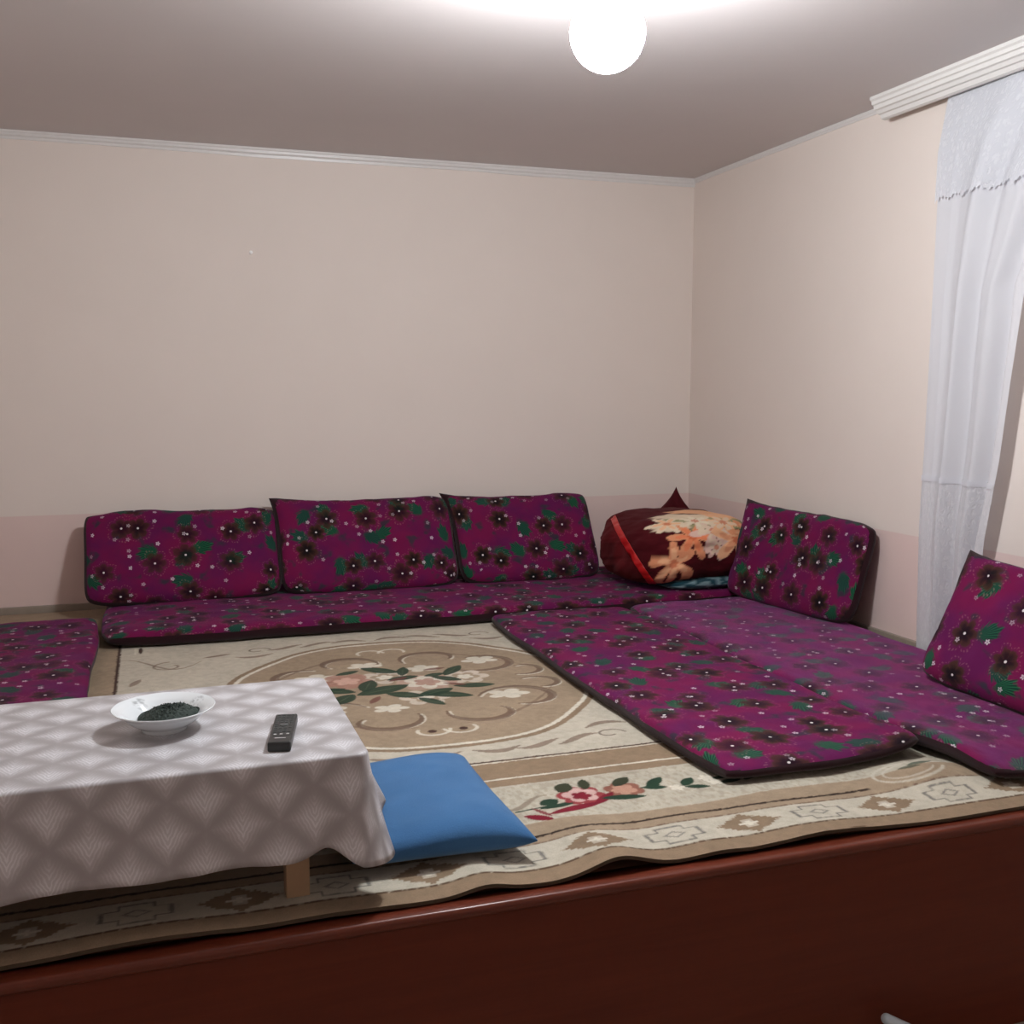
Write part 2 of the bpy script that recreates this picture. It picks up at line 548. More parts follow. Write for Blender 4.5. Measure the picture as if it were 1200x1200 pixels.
bead('trim_3', (XL, YF, ZC), (XL, YB - 0.023, ZC), (1, 0, 0), 0.3, 9)

# ------------------------------------------------------------------ raised platform
def platform():
    e = empty('raised_platform', (0, YE, 0))
    tag(e, 'raised platform with a dark red-brown varnished wooden front board', 'platform')
    y = lambda v: v - YE
    new_obj('deck', bm_mesh('deck', lambda bm: add_box(bm, XL, XR, y(YE + 0.05), y(YB), -0.04, 0.0)), e, M_DECK)
    new_obj('front_board', bm_mesh('front_board', lambda bm: add_box(bm, XL, XR, y(YE), y(YE + 0.03), ZL, -0.025, 0.002)), e, M_WOOD)
    # rounded nosing along the top edge
    prof = []
    for a in np.linspace(-90, 90, 9):
        prof.append((-0.002 - 0.009 * math.cos(math.radians(a)) * 1.0, -0.0125 + 0.0125 * math.sin(math.radians(a))))
    prof += [(0.055, 0.0), (0.055, -0.025)]
    n = 80
    V = []
    for i in range(n):
        s = i / (n - 1)
        wv = 0.0015 * vnoise(np.array(s * 14.0), np.array(0.3), 2)
        for a, b in prof:
            V.append((XL + (XR - XL) * s, a + wv, b + wv * 0.6 * (b > -0.02)))
    k = len(prof)
    F = [(i * k + j, i * k + (j + 1) % k, (i + 1) * k + (j + 1) % k, (i + 1) * k + j) for i in range(n - 1) for j in range(k)]
    F += [tuple(range(k)), tuple(range((n - 1) * k, n * k))[::-1]]
    new_obj('edge_nosing', mesh('edge_nosing', V, F), e, M_WOODGLOSS)
platform()

# ------------------------------------------------------------------ curtain and its cornice
def cornice():
    prof = [(0.0, 0.0), (0.138, 0.0), (0.138, -0.012), (0.130, -0.018), (0.128, -0.030), (0.120, -0.033), (0.116, -0.047),
            (0.106, -0.050), (0.098, -0.062), (0.088, -0.064), (0.080, -0.078), (0.070, -0.082), (0.062, -0.082),
            (0.058, -0.070), (0.050, -0.070), (0.045, -0.020), (0.0, -0.020)]
    y0, y1 = 0.7, 3.665
    V = []
    for yy in (y0, y1):
        for a, b in prof:
            V.append((XR - a, yy, ZC + b))
    k = len(prof)
    F = [(j, (j + 1) % k, k + (j + 1) % k, k + j) for j in range(k)]
    F += [tuple(range(k))[::-1], tuple(range(k, 2 * k))]
    o = new_obj('curtain_cornice', mesh('curtain_cornice', V, F, smooth=False), None, M_CORN)
    tag(o, 'white ridged cornice above the curtain, under the ceiling', 'cornice')
cornice()

def curtain():
    e = empty('curtain', (XR - 0.055, 3.35, 0.0))
    tag(e, 'white tulle curtain with lace hem hanging from the ridged cornice', 'curtain')
    zs_k = [0.02, 0.30, 0.49, 0.80, 1.10, 1.41, 1.75, 2.19]
    yr_k = [3.06, 3.03, 3.01, 2.955, 2.92, 2.88, 2.72, 2.30]
    yl_k = [3.385, 3.375, 3.368, 3.358, 3.352, 3.348, 3.345, 3.335]
    def sheet(z0, z1, nz, nu, off, scallop=None, amp=0.026, seed=1, u0=0.0, u1=1.0):
        u = np.linspace(u0, u1, nu)[:, None]
        v = np.linspace(0, 1, nz)[None, :]
        zz0 = z0 if scallop is None else z0 + scallop(u)
        Z = zz0 + (z1 - zz0) * v
        YL, YR = np.interp(Z, zs_k, yl_k), np.interp(Z, zs_k, yr_k)
        Yy = YL + (YR - YL) * u
        ph = 9.0 * u + 0.5 * vnoise(u * 3.0, Z * 1.2, seed)
        tight = np.clip(1.35 - (YL - YR), 0.4, 1.2)
        fold = np.sin(2 * math.pi * ph * 0.66 + 0.5) * 0.35 + np.sin(2 * math.pi * ph * 0.36 + 1.2) * 1.0
        flat = np.clip((u - 0.10) / 0.12, 0.12, 1.0)                # the left strip hangs flat
        low = np.clip((0.52 - Z) / 0.5, 0, 1)                       # below, squeezed behind the cushion
        X = -off - amp * tight * flat * (fold + 0.2) + 0.028 * low
        X = np.minimum(X, 0.048)
        top = np.clip((2.15 - Z) / 0.22, 0.0, 1.0)                  # gathered on the rail inside the cornice
        X = X * (0.30 + 0.70 * top) + 0.024 * (1 - top)
        V = np.stack([X, Yy - 3.35, np.broadcast_to(Z, X.shape)], -1).reshape(-1, 3)
        UV = np.stack([np.broadcast_to(u * 1.3, X.shape), np.broadcast_to(Z, X.shape)], -1).reshape(-1, 2)
        return V, grid_faces(nu, nz), UV
    V, F, UV = sheet(0.72, 2.165, 70, 160, 0.0)
    new_obj('drape', mesh('drape', V, F, UV), e, M_CURT)
    V, F, UV = sheet(0.015, 0.72, 40, 160, 0.0)
    new_obj('lace_hem', mesh('lace_hem', V, F, UV), e, M_LACE)
    sc = lambda u: 0.014 * np.abs(np.sin(u * math.pi * 9.5)) + 0.010 * np.abs(np.sin(u * math.pi * 41)) + 0.006 * vnoise(u * 40, u * 0, 3)
    V, F, UV = sheet(1.745, 2.165, 30, 400, 0.012, sc, 0.028)
    new_obj('lace_valance', mesh('lace_valance', V, F, UV), e, M_LACE)
    V, F, UV = sheet(0.700, 0.722, 3, 160, 0.004)
    new_obj('hem_tape', mesh('hem_tape', V, F, UV), e, M_CURT)
curtain()

# ------------------------------------------------------------------ ceiling lamp
def lamp():
    lx, ly, lz = LAMP
    e = empty('ceiling_lamp', (lx, ly, ZC))
    tag(e, 'lit white globe lamp hanging on a short stem from the ceiling', 'lamp')
    V, F = lathe('rose', [(0.0, 0.0), (0.045, 0.0), (0.045, -0.012), (0.030, -0.028), (0.0, -0.030)], 32)
    new_obj('ceiling_rose', mesh('ceiling_rose', V, F), e, M_SOCK)
    zc = lz - ZC
    R = 0.095
    V, F = lathe('stem', [(0.0, -0.028), (0.007, -0.028), (0.007, zc + R + 0.028), (0.0, zc + R + 0.028)], 16)
    new_obj('stem', mesh('stem', V, F), e, M_SOCK)
    V, F = lathe('socket', [(0.0, zc + R + 0.032), (0.024, zc + R + 0.030), (0.034, zc + R + 0.018), (0.036, zc + R - 0.010), (0.0, zc + R - 0.012)], 24)
    new_obj('socket', mesh('socket', V, F), e, M_SOCK)
    an = np.linspace(math.radians(68), -math.pi / 2, 16)
    V, F = lathe('globe', [(R * math.cos(q) if q > -1.57 else 0.0, zc + R * math.sin(q)) for q in an], 28)
    new_obj('globe', mesh('globe', V, F), e, M_BULB)
lamp()

# ------------------------------------------------------------------ painting with shapes on points
class Canvas:
    def __init__(self, X, Y, base):
        self.X, self.Y = X.ravel(), Y.ravel()
        self.C = np.tile(np.array(base, float), (self.X.size, 1))
    def put(self, mask, col, a=1.0):
        a = np.clip(mask, 0, 1)[:, None] * a
        self.C = self.C * (1 - a) + np.array(col) * a
    def sub(self, cx, cy, r):
        return np.nonzero((np.abs(self.X - cx) < r) & (np.abs(self.Y - cy) < r))[0]
    def put_i(self, i, mask, col, a=1.0):
        a = np.clip(mask, 0, 1)[:, None] * a
        self.C[i] = self.C[i] * (1 - a) + np.array(col) * a
    def blob(self, cx, cy, rx, ry, ang, col, a=1.0, wave=0.0, nw=5, soft=0.003, ph=0.0):
        i = self.sub(cx, cy, max(rx, ry) * (1.2 + wave) + 0.01)
        if not len(i): return
        dx, dy = self.X[i] - cx, self.Y[i] - cy
        c, s = math.cos(ang), math.sin(ang)
        x, y = (dx * c + dy * s) / rx, (dy * c - dx * s) / ry
        r = np.hypot(x, y)
        lim = 1.0 + wave * np.cos(nw * np.arctan2(y, x) + ph)
        self.put_i(i, (lim - r) * min(rx, ry) / soft + 0.5, col, a)
    def leaf(self, cx, cy, L, W, ang, col, a=1.0, soft=0.003):
        i = self.sub(cx, cy, L * 0.6 + 0.01)
        if not len(i): return
        dx, dy = self.X[i] - cx, self.Y[i] - cy
        c, s = math.cos(ang), math.sin(ang)
        x, y = (dx * c + dy * s) / (L / 2), (dy * c - dx * s)
        w = W / 2 * np.clip(1 - x * x, 0, 1) ** 0.8
        self.put_i(i, np.where(np.abs(x) < 1, (w - np.abs(y)) / soft + 0.3, 0), col, a)
    def stroke(self, pts, width, col, a=1.0, soft=0.003, taper=False):
        pts = np.array(pts, float)
        w0 = width
        c = (pts.min(0) + pts.max(0)) / 2
        r = np.max(pts.max(0) - pts.min(0)) / 2 + width + 0.02
        i = self.sub(c[0], c[1], r)
        if not len(i): return
        best = np.full(len(i), 9.0)
        n = len(pts) - 1
        for k in range(n):
            p, q = pts[k], pts[k + 1]
            d = q - p
            L2 = d @ d + 1e-12
            t = np.clip(((self.X[i] - p[0]) * d[0] + (self.Y[i] - p[1]) * d[1]) / L2, 0, 1)
            dist = np.hypot(self.X[i] - p[0] - t * d[0], self.Y[i] - p[1] - t * d[1])
            w = w0
            if taper:
                w = w0 * (0.15 + 0.85 * math.sin(math.pi * (k + 0.5) / n))
            best = np.minimum(best, dist - w / 2)
        self.put_i(i, -best / soft + 0.5, col, a)
    def flower(self, cx, cy, r, n, rot, col, depth=0.45, a=1.0, sx=1.0, sy=1.0, sharp=0.7):
        i = self.sub(cx, cy, r * 1.3 * max(sx, sy))
        if not len(i): return
        dx, dy = (self.X[i] - cx) / sx, (self.Y[i] - cy) / sy
        rr = np.hypot(dx, dy)
        an = np.arctan2(dy, dx) + rot
        lim = r * (1 - depth + depth * np.abs(np.cos(an * n / 2)) ** sharp)
        self.put_i(i, (lim - rr) / 0.004 + 0.5, col, a)

def arc(cx, cy, r, a0, a1, n=14, ry=None, spiral=0.0):
    t = np.linspace(0, 1, n)
    an = np.radians(a0 + (a1 - a0) * t)
    rr = r * (1 - spiral * t)
    ry = 1.0 if ry is None else ry
    return np.stack([cx + rr * np.cos(an), cy + ry * rr * np.sin(an)], -1)

# ------------------------------------------------------------------ carpet
CREAM, TAN, TAN2 = lin(205, 196, 178), lin(166, 146, 122), lin(150, 128, 104)
BROWN, DKBR, DKGR = lin(122, 98, 82), lin(72, 50, 42), lin(38, 62, 46)
IVORY, ROSE, RED, GREY = lin(228, 220, 202), lin(176, 130, 114), lin(122, 24, 42), lin(150, 146, 138)

def carpet_z(X, Y):
    """lie of the carpet: flat with ripples along the free front edge"""
    f = np.clip((2.42 - Y) / 0.38, 0, 1) ** 1.4
    g = lambda c, s: np.exp(-((X - c) / s) ** 2)
    z = 0.010 + f * (0.030 * g(0.93, 0.085) + 0.014 * g(0.63, 0.06) + 0.006 * g(0.30, 0.12) + 0.014 * g(1.45, 0.16) + 0.008 * g(1.18, 0.08) + 0.012 * g(-0.05, 0.2))
    z = z + 0.030 * np.exp(-((X - 1.96) / 0.13) ** 2 - ((Y - 2.245) / 0.10) ** 2)
    return z + 0.0015 * vnoise(X * 7, Y * 7, 4)

def carpet():
    x0, x1, y0, y1 = -1.02, 2.80, 2.004, 5.33
    xs = np.concatenate([np.arange(x0, -0.36, 0.04), np.arange(-0.36, 2.16, 0.0043), np.arange(2.16, x1 + 0.01, 0.04)])
    ys = np.concatenate([np.arange(y0, 4.56, 0.0043), np.arange(4.56, y1 + 0.01, 0.04)])
    X, Y = np.meshgrid(xs, ys, indexing='ij')
    cv = Canvas(X, Y, CREAM)
    x, y = cv.X, cv.Y
    nz = vnoise(x * 9, y * 9, 21)
    nf = vnoise(x * 60, y * 60, 22, 2)
    fr = vnoise(x * 130, y * 130, 25, 2) * 0.003      # tufted, uneven outlines
    sm = lambda v, w=0.003: np.clip((v + fr) / w + 0.5, 0, 1)
    OX, OY, AX, AY = 0.83, 3.56, 0.62, 0.665
    # corner brackets of the field: straight front lines at y 2.72
    inner = (y < 2.745)
    # tan ground of the flower border
    cv.put(sm(2.738 - y), TAN2)
    lo = 2.60 + 0.028 * np.clip((0.80 - x) / 0.05, 0, 1) - 0.0 * x
    cv.put(sm(2.548 - y), lin(196, 188, 170))
    speck = vnoise(x * 150, y * 70, 31, 1)
    cv.put(sm(2.540 - y) * sm(y - 2.295) * np.clip(speck * 1.2, 0, 0.5), lin(168, 156, 136))
    cv.put(sm(2.285 + 0.01 * np.sin(x * 9) - y), TAN)
    cv.put(sm(0.0045 - np.abs(y - 2.738)), DKBR)
    cv.put(sm(0.0035 - np.abs(y - 2.727)), IVORY)
    cv.put(sm(0.0045 - np.abs(y - lo - 0.0)), IVORY)
    # dark line and outer diamond band
    yl = 2.222 + 0.004 * np.sin(x * 7)
    cv.put(sm(0.0052 - np.abs(y - yl)) * sm(1.745 - x, 0.01), lin(52, 36, 28))
    cv.put(sm(2.186 - y), lin(204, 196, 178))
    cv.put(sm(0.0025 - np.abs(y - 2.186)), BROWN)
    cv.put(sm(2.062 - y), TAN2)
    cv.put(sm(0.0035 - np.abs(y - 2.062)), lin(96, 76, 58))
    k = 0
    xx = -0.66
    while xx < 2.4:
        cy = 2.124
        i = cv.sub(xx, cy, 0.10)
        dx, dy = np.abs(np.round((cv.X[i] - xx) / 0.0105)) * 0.0105, np.abs(np.round((cv.Y[i] - cy) / 0.0085)) * 0.0085
        if k % 2 == 0:
            dm = dx / 0.088 + dy / 0.056
            notch = np.maximum(0, 0.16 - np.abs(dx / 0.088 - 0.5)) * 1.2
            cv.put_i(i, (1.0 + notch * 0.3 - dm) * 14 + fr[i] * 300, TAN2 * 0.92)
            sq = np.maximum(dx / 0.030, dy / 0.018)
            cross = np.minimum(np.maximum(dx / 0.030, dy / 0.008), np.maximum(dx / 0.012, dy / 0.019))
            cv.put_i(i, (1 - np.minimum(cross, dx / 0.026 + dy / 0.017)) * 5, IVORY)
        else:
            ex_, ey_ = np.abs(cv.X[i] - xx), np.abs(cv.Y[i] - cy)
            # stepped cross outline: the smaller of two overlapping bars
            bar = np.minimum(np.maximum(ex_ / 0.070, ey_ / 0.022), np.maximum(ex_ / 0.036, ey_ / 0.043))
            cv.put_i(i, (0.10 - np.abs(bar - 0.95)) * 14 + fr[i] * 200, GREY * 0.72)
            dm = ex_ / 0.034 + ey_ / 0.021
            cv.put_i(i, (0.20 - np.abs(dm - 0.72)) * 8 + fr[i] * 200, GREY * 0.9)
        xx += 0.1985
        k += 1
    # right-hand corner where the border turns
    for r_, w_ in ((0.105, 0.010), (0.075, 0.006)):
        cv.stroke(arc(1.90, 2.262, r_, 20, 340, 20, 0.55), w_, IVORY * 0.85, 0.7)
    cv.leaf(1.96, 2.29, 0.10, 0.03, 0.2, DKGR, 0.8); cv.leaf(1.91, 2.27, 0.07, 0.02, -0.2, DKGR, 0.7)
    # left edge of the field
    cv.put(sm(-0.155 - x) * (y > 2.74), TAN)
    cv.put(sm(0.006 - np.abs(x + 0.155)) * (y > 2.74), DKBR)
    cv.blob(-0.075, 4.40, 0.008, 0.05, 0, DKBR)
    cv.stroke([(-0.15, 4.335), (-0.095, 4.335), (-0.095, 4.44)], 0.006, IVORY)
    # medallion
    e = np.hypot((x - OX) / AX, (y - OY) / AY)
    ang = np.arctan2(y - OY, x - OX)
    e = e + 0.012 * np.cos(ang * 8) 
    fre = fr * 1.6
    cv.put(np.clip((1.035 + fre - e) / 0.006, 0, 1) * (y > 2.74), TAN2 * 0.93)
    cv.put(np.clip((1.0 + fre - e) / 0.006, 0, 1), IVORY)
    cv.put(np.clip((0.975 + fre - e) / 0.006, 0, 1), TAN)
    # scrolls outside it, on the cream ground
    for sx in (-1, 1):
        for sy in (-1, 1):
            cx = OX + sx * 0.24; cy = OY + sy * 0.735
            for kk in range(4):
                xa = OX + sx * (0.02 + 0.13 * kk)
                cv.stroke([(xa + sx * 0.14 * tt, OY + sy * (0.715 + 0.03 * math.sin(tt * 3.0 + kk) - 0.03 * kk * (kk > 2))) for tt in np.linspace(0, 1, 9)], 0.028, BROWN, 0.75, taper=True)
            cv.stroke(arc(OX + sx * 0.46, OY + sy * 0.70, 0.05, 0, 300, 16, 0.8, 0.6), 0.008, DKBR, 0.7)
            cv.leaf(OX + sx * 0.62, OY + sy * 0.66, 0.12, 0.026, sx * sy * -0.35, BROWN, 0.8)
            cv.stroke(arc(OX + sx * 0.80, OY + sy * 0.55, 0.07, 90, 400, 16, 1, 0.65), 0.010, BROWN, 0.7)
            cv.stroke([(OX + sx * (0.68 + 0.3 * tt), OY + sy * (0.60 - 0.1 * math.sin(tt * 5))) for tt in np.linspace(0, 1, 10)], 0.012, BROWN, 0.7, taper=True)
            cv.leaf(OX + sx * 0.92, OY + sy * 0.35, 0.10, 0.03, 1.2, BROWN, 0.7)
    # scrolls inside the medallion, with pale edge beside each
    def scroll(cx, cy, r, a0, a1, ry=0.8, sp=0.45, w=0.030):
        cv.stroke(arc(cx + 0.008, cy - 0.010, r, a0, a1, 18, ry, sp), 0.010, IVORY, 0.75)
        cv.stroke(arc(cx, cy, r, a0, a1, 18, ry, sp), w * 1.15, lin(112, 88, 72), 0.85, taper=True)
    for sx in (-1, 1):
        f = lambda a: a if sx > 0 else 180 - a
        for sy in (-1, 1):
            g = lambda a: f(a) if sy > 0 else -f(a)
            scroll(OX + sx * 0.33, OY + sy * 0.24, 0.145, g(-160), g(110), 0.9, 0.35)
            scroll(OX + sx * 0.17, OY + sy * 0.36, 0.13, g(200), g(-30), 0.85, 0.45)
            scroll(OX + sx * 0.45, OY + sy * 0.10, 0.09, g(-120), g(100), 0.9, 0.4, 0.022)
            cv.stroke([(OX + sx * (0.08 + 0.42 * tt), OY + sy * (0.46 - 0.34 * tt * tt)) for tt in np.linspace(0, 1, 10)], 0.014, BROWN, 0.6, taper=True)
            cv.stroke(arc(OX + sx * 0.05, OY + sy * 0.50, 0.06, g(180), g(-20), 12, 0.9, 0.3), 0.012, IVORY, 0.8)
        cv.blob(OX + sx * 0.05, OY - 0.51, 0.014, 0.014, 0, DKBR)
    # pale flowers round the middle
    for fx, fy, r in ((0.34, 0.27, 0.060), (-0.30, 0.20, 0.065), (0.30, -0.20, 0.062), (-0.33, -0.20, 0.065), (-0.45, 0.02, 0.05),
                      (0.10, 0.22, 0.055), (-0.10, 0.32, 0.055), (-0.12, -0.24, 0.05)):
        cv.flower(OX + fx, OY + fy, r, 5, fx * 9, IVORY, 0.5, 0.92, 1.25, 0.9)
    for fx, fy in ((0.22, 0.06), (-0.06, 0.14), (0.02, -0.15)):
        cv.flower(OX + fx, OY + fy, 0.09, 6, fy * 20, lin(214, 200, 182), 0.35, 0.95)
        cv.flower(OX + fx, OY + fy, 0.055, 5, fy * 9 + 1, TAN, 0.4, 0.9)
        cv.flower(OX + fx, OY + fy, 0.032, 5, fy * 7, IVORY, 0.4)
    cv.flower(OX - 0.20, OY + 0.13, 0.10, 5, 0.4, ROSE, 0.35, 0.85); cv.flower(OX - 0.20, OY + 0.13, 0.05, 5, 1.0, lin(210, 170, 152), 0.4)
    cv.flower(OX + 0.07, OY + 0.03, 0.11, 6, 0.2, lin(190, 160, 142), 0.3); cv.flower(OX + 0.07, OY + 0.03, 0.085, 6, 0.6, IVORY, 0.4, 0.9)
    cv.flower(OX + 0.07, OY + 0.03, 0.05, 5, 0.1, ROSE, 0.4, 0.8)
    for lx_, ly_, L, W, an in ((-0.10, -0.02, 0.17, 0.065, 0.35), (-0.25, -0.09, 0.11, 0.055, 0.9), (0.10, -0.14, 0.15, 0.05, -0.5), (-0.06, 0.24, 0.13, 0.05, -0.7),
                               (-0.33, 0.03, 0.18, 0.05, 0.1), (0.20, 0.16, 0.12, 0.04, 0.9), (-0.40, 0.10, 0.13, 0.045, 0.5), (0.22, -0.06, 0.12, 0.045, -0.2),
                               (0.02, 0.20, 0.10, 0.035, 1.3), (-0.14, 0.05, 0.12, 0.05, 1.2), (0.15, 0.06, 0.10, 0.04, 2.4), (0.07, -0.10, 0.12, 0.05, 0.4), (-0.04, -0.10, 0.11, 0.05, 2.6), (-0.26, 0.02, 0.12, 0.05, -0.5), (0.00, 0.11, 0.10, 0.04, 0.2), (0.03, -0.20, 0.10, 0.035, -1.0), (-0.18, 0.24, 0.08, 0.03, 0.4), (0.12, 0.12, 0.07, 0.03, 0.3)):
        cv.leaf(OX + lx_, OY + ly_, L * 1.25, W * 1.35, an, DKGR, 0.95)
        cv.leaf(OX + lx_, OY + ly_, L * 0.9, W * 0.12, an, lin(96, 110, 84), 0.6)
    for lx_, ly_, an in ((-0.02, 0.10, 0.5), (0.16, -0.02, -0.6), (-0.15, -0.13, 1.0), (0.14, 0.20, 0.1)):
        cv.leaf(OX + lx_, OY + ly_, 0.09, 0.03, an, lin(112, 62, 56), 0.8)
    # rose sprays on the flower border
    def spray(bx, by, m=1):
        P = lambda a, b: (bx + m * a, by + b)
        cv.stroke([P(-0.20 + 0.42 * tt, -0.03 + 0.055 * tt) for tt in np.linspace(0, 1, 6)], 0.007, DKGR)
        cv.flower(*P(-0.005, 0.02), 0.066, 6, 0.3, lin(150, 62, 66), 0.25); cv.flower(*P(-0.005, 0.026), 0.050, 5, 0.9, lin(214, 176, 168), 0.35); cv.flower(*P(-0.005, 0.02), 0.028, 5, 0.2, RED, 0.4)
        cv.flower(*P(0.115, 0.020), 0.055, 6, 0.5, lin(146, 96, 80), 0.25); cv.flower(*P(0.115, 0.022), 0.036, 5, 0.5, lin(196, 150, 128), 0.35)
        cv.leaf(*P(-0.05, -0.055), 0.17, 0.035, m * 0.25, RED); cv.leaf(*P(0.045, -0.015), 0.10, 0.03, m * 0.7, RED)
        cv.leaf(*P(-0.16, -0.085), 0.08, 0.034, m * -0.7, RED); cv.leaf(*P(-0.225, -0.06), 0.07, 0.026, m * 1.1, RED); cv.leaf(*P(-0.14, -0.055), 0.08, 0.016, m * -1.2, RED, 0.9)
        cv.stroke([P(-0.26 + 0.17 * tt, 0.02 - 0.035 * math.sin(tt * 5)) for tt in np.linspace(0, 1, 9)], 0.018, lin(150, 136, 118), 0.9, taper=True)
        for a, b, L, W, an in ((-0.03, 0.085, 0.07, 0.05, 1.0), (0.03, 0.09, 0.07, 0.035, 1.3), (-0.10, 0.005, 0.06, 0.045, 0.4), (-0.09, -0.025, 0.10, 0.028, 0.1),
                               (0.095, -0.025, 0.12, 0.035, -0.2), (0.13, 0.075, 0.08, 0.04, 0.7), (0.215, 0.045, 0.09, 0.035, 0.7), (0.20, 0.012, 0.07, 0.03, -0.2),
                               (0.30, 0.02, 0.07, 0.035, 0.8), (0.31, -0.02, 0.07, 0.028, -0.3), (0.40, 0.02, 0.06, 0.022, 0.1), (0.41, -0.012, 0.08, 0.026, 0.1), (0.48, 0.002, 0.07, 0.03, 0.6)):
            cv.leaf(*P(a, b), L, W, m * an, DKGR if b < 0.07 else lin(58, 62, 44))
        for a, b in ((0.255, -0.008), (0.36, 0.028), (0.37, -0.005)):
            cv.flower(*P(a, b), 0.022, 5, a * 30, IVORY, 0.5)
        cv.leaf(*P(-0.30, 0.06), 0.06, 0.022, 0.2, lin(112, 50, 52)); cv.leaf(*P(-0.27, -0.065), 0.05, 0.028, 0.2, DKGR)
    spray(1.02, 2.405); spray(0.10, 2.405, -1)
    cv.stroke([(0.62 + 0.14 * tt, 2.615 + 0.03 * math.sin(tt * 3.1)) for tt in np.linspace(0, 1, 8)], 0.007, IVORY, 0.9)
    # wear and weave
    C = cv.C * (1 + 0.11 * nz + 0.12 * nf)[:, None]
    C = np.clip(C * 0.92, 0, 1)
    Z = carpet_z(X, Y)
    ey = Y + np.where(Y < 2.01, 0.006 * vnoise(X * 5, X * 0, 8), 0.0)
    V = np.stack([X, ey, Z], -1).reshape(-1, 3)
    me = mesh('pile', V, grid_faces(len(xs), len(ys)), None, C)
    e = empty('carpet', (0, 0, 0))
    tag(e, 'large beige carpet with oval floral medallion and rose border covering the platform', 'carpet')
    new_obj('pile', me, e, M_CARPET)
    # bound edge: gives the carpet its thickness
    nx, ny = len(xs), len(ys)
    loop = [(i, 0) for i in range(0, nx, 3)] + [(nx - 1, j) for j in range(0, ny, 3)] + [(i, ny - 1) for i in range(nx - 1, -1, -3)] + [(0, j) for j in range(ny - 1, -1, -3)]
    Vg = V.reshape(nx, ny, 3)
    P = np.array([Vg[i, j] for i, j in loop])
    Q = P.copy(); Q[:, 2] -= 0.0085
    n = len(P)
    VV = np.concatenate([P, Q])
    FF = np.array([(k, (k + 1) % n, n + (k + 1) % n, n + k) for k in range(n)])
    new_obj('edge_binding', mesh('edge_binding', VV, FF), e, M_CARPET_EDGE)
carpet()

# ------------------------------------------------------------------ mattresses and cushions
def pad(name, w, h, t, label, cat, group, loc, rot, mat, p=7.0, q=0.42, ear=0.0, ears=(1, 1, 1, 1), pinch=0.0, band=0.42,
        deform=None, seed=0, nu=72, nv=60, puff=0.0, wrinkle=0.004, uvoff=None, band_mat=None, rnd=0.62, under=False):
    """stuffed pad: local x = width, y = height, +z = face. Cover and dark side band are split along the edge."""
    su, sv = np.linspace(-1, 1, nu), np.linspace(-1, 1, nv)
    mp = lambda s: np.sign(s) * (1 - (1 - np.abs(s)) ** 2.2)
    U, Vv = np.meshgrid(mp(su), mp(sv), indexing='ij')
    # outline: edges drawn in a little, rounded or eared corners
    a, b = np.abs(U), np.abs(Vv)
    rc = 0.10
    X = U * (w / 2) * (1 - pinch * (1 - b ** 2) * a)
    Y = Vv * (h / 2) * (1 - pinch * (1 - a ** 2) * b)
    corner = (a * b) ** 4
    sel = np.where(U < 0, np.where(Vv > 0, ears[0], ears[3]), np.where(Vv > 0, ears[1], ears[2]))
    X = X + np.sign(U) * corner * ear * sel; Y = Y + np.sign(Vv) * corner * ear * sel
    # round the corners where there is no ear
    rr = np.minimum(w, h) * 0.10
    rk = np.clip(1 - sel, 0, 1) * (a * b) ** 5 * rr * rnd
    X = X - np.sign(U) * rk; Y = Y - np.sign(Vv) * rk
    prof = (np.clip(1 - a ** p, 0, 1) * np.clip(1 - b ** p, 0, 1)) ** q
    dome = 1 + puff * (1 - U ** 2) * (1 - Vv ** 2)
    Zt = t / 2 * prof * dome
    wr = wrinkle * vnoise(X * 6 + seed * 3.1, Y * 6, seed) * prof + wrinkle * 0.5 * vnoise(X * 17, Y * 17 + seed, seed + 3) * prof
    top = np.stack([X, Y, Zt + wr], -1)
    bot = np.stack([X, Y, -Zt * 0.92], -1)
    if deform is not None:
        top, bot = deform(top, U, Vv), deform(bot, U, Vv)
    off = np.array(uvoff if uvoff is not None else (seed * 1.37, seed * 0.71))
    # arc length grows round the edge so that the print does not smear
    UVt = np.stack([X + np.sign(U) * (t / 2 - Zt) * (a > b), Y + np.sign(Vv) * (t / 2 - Zt) * (b >= a)], -1) + off
    F = grid_faces(nu, nv)
    nvx = nu * nv
    allv = np.concatenate([top.reshape(-1, 3), bot.reshape(-1, 3)])
    alluv = np.concatenate([UVt.reshape(-1, 2), UVt.reshape(-1, 2)])
    Ft, Fb = F, F[:, ::-1] + nvx
    pf = prof.reshape(-1)
    isband_t = pf[F].max(1) < band
    cover = np.concatenate([Ft[~isband_t], Fb[~isband_t]])
    ringf = np.concatenate([Ft[isband_t], Fb[isband_t]])
    if under:                                     # mattress: the whole underside is the dark backing
        cover, ringf = Ft[~isband_t], np.concatenate([Ft[isband_t], Fb])
    e = empty(name, loc, rot)
    tag(e, label, cat, group)
    def part(nm, faces, m):
        used, inv = np.unique(faces.ravel(), return_inverse=True)
        me = mesh(nm, allv[used], inv.reshape(-1, 4), alluv[used])
        bm = bmesh.new(); bm.from_mesh(me)
        bmesh.ops.remove_doubles(bm, verts=bm.verts, dist=1e-5)
        bm.to_mesh(me); bm.free()
        me.polygons.foreach_set('use_smooth', np.ones(len(me.polygons), dtype=bool))
        return new_obj(nm, me, e, m)
    part('cover', cover, mat)
    if len(ringf):
        part('side_band', ringf, band_mat or M_BAND)
    return e

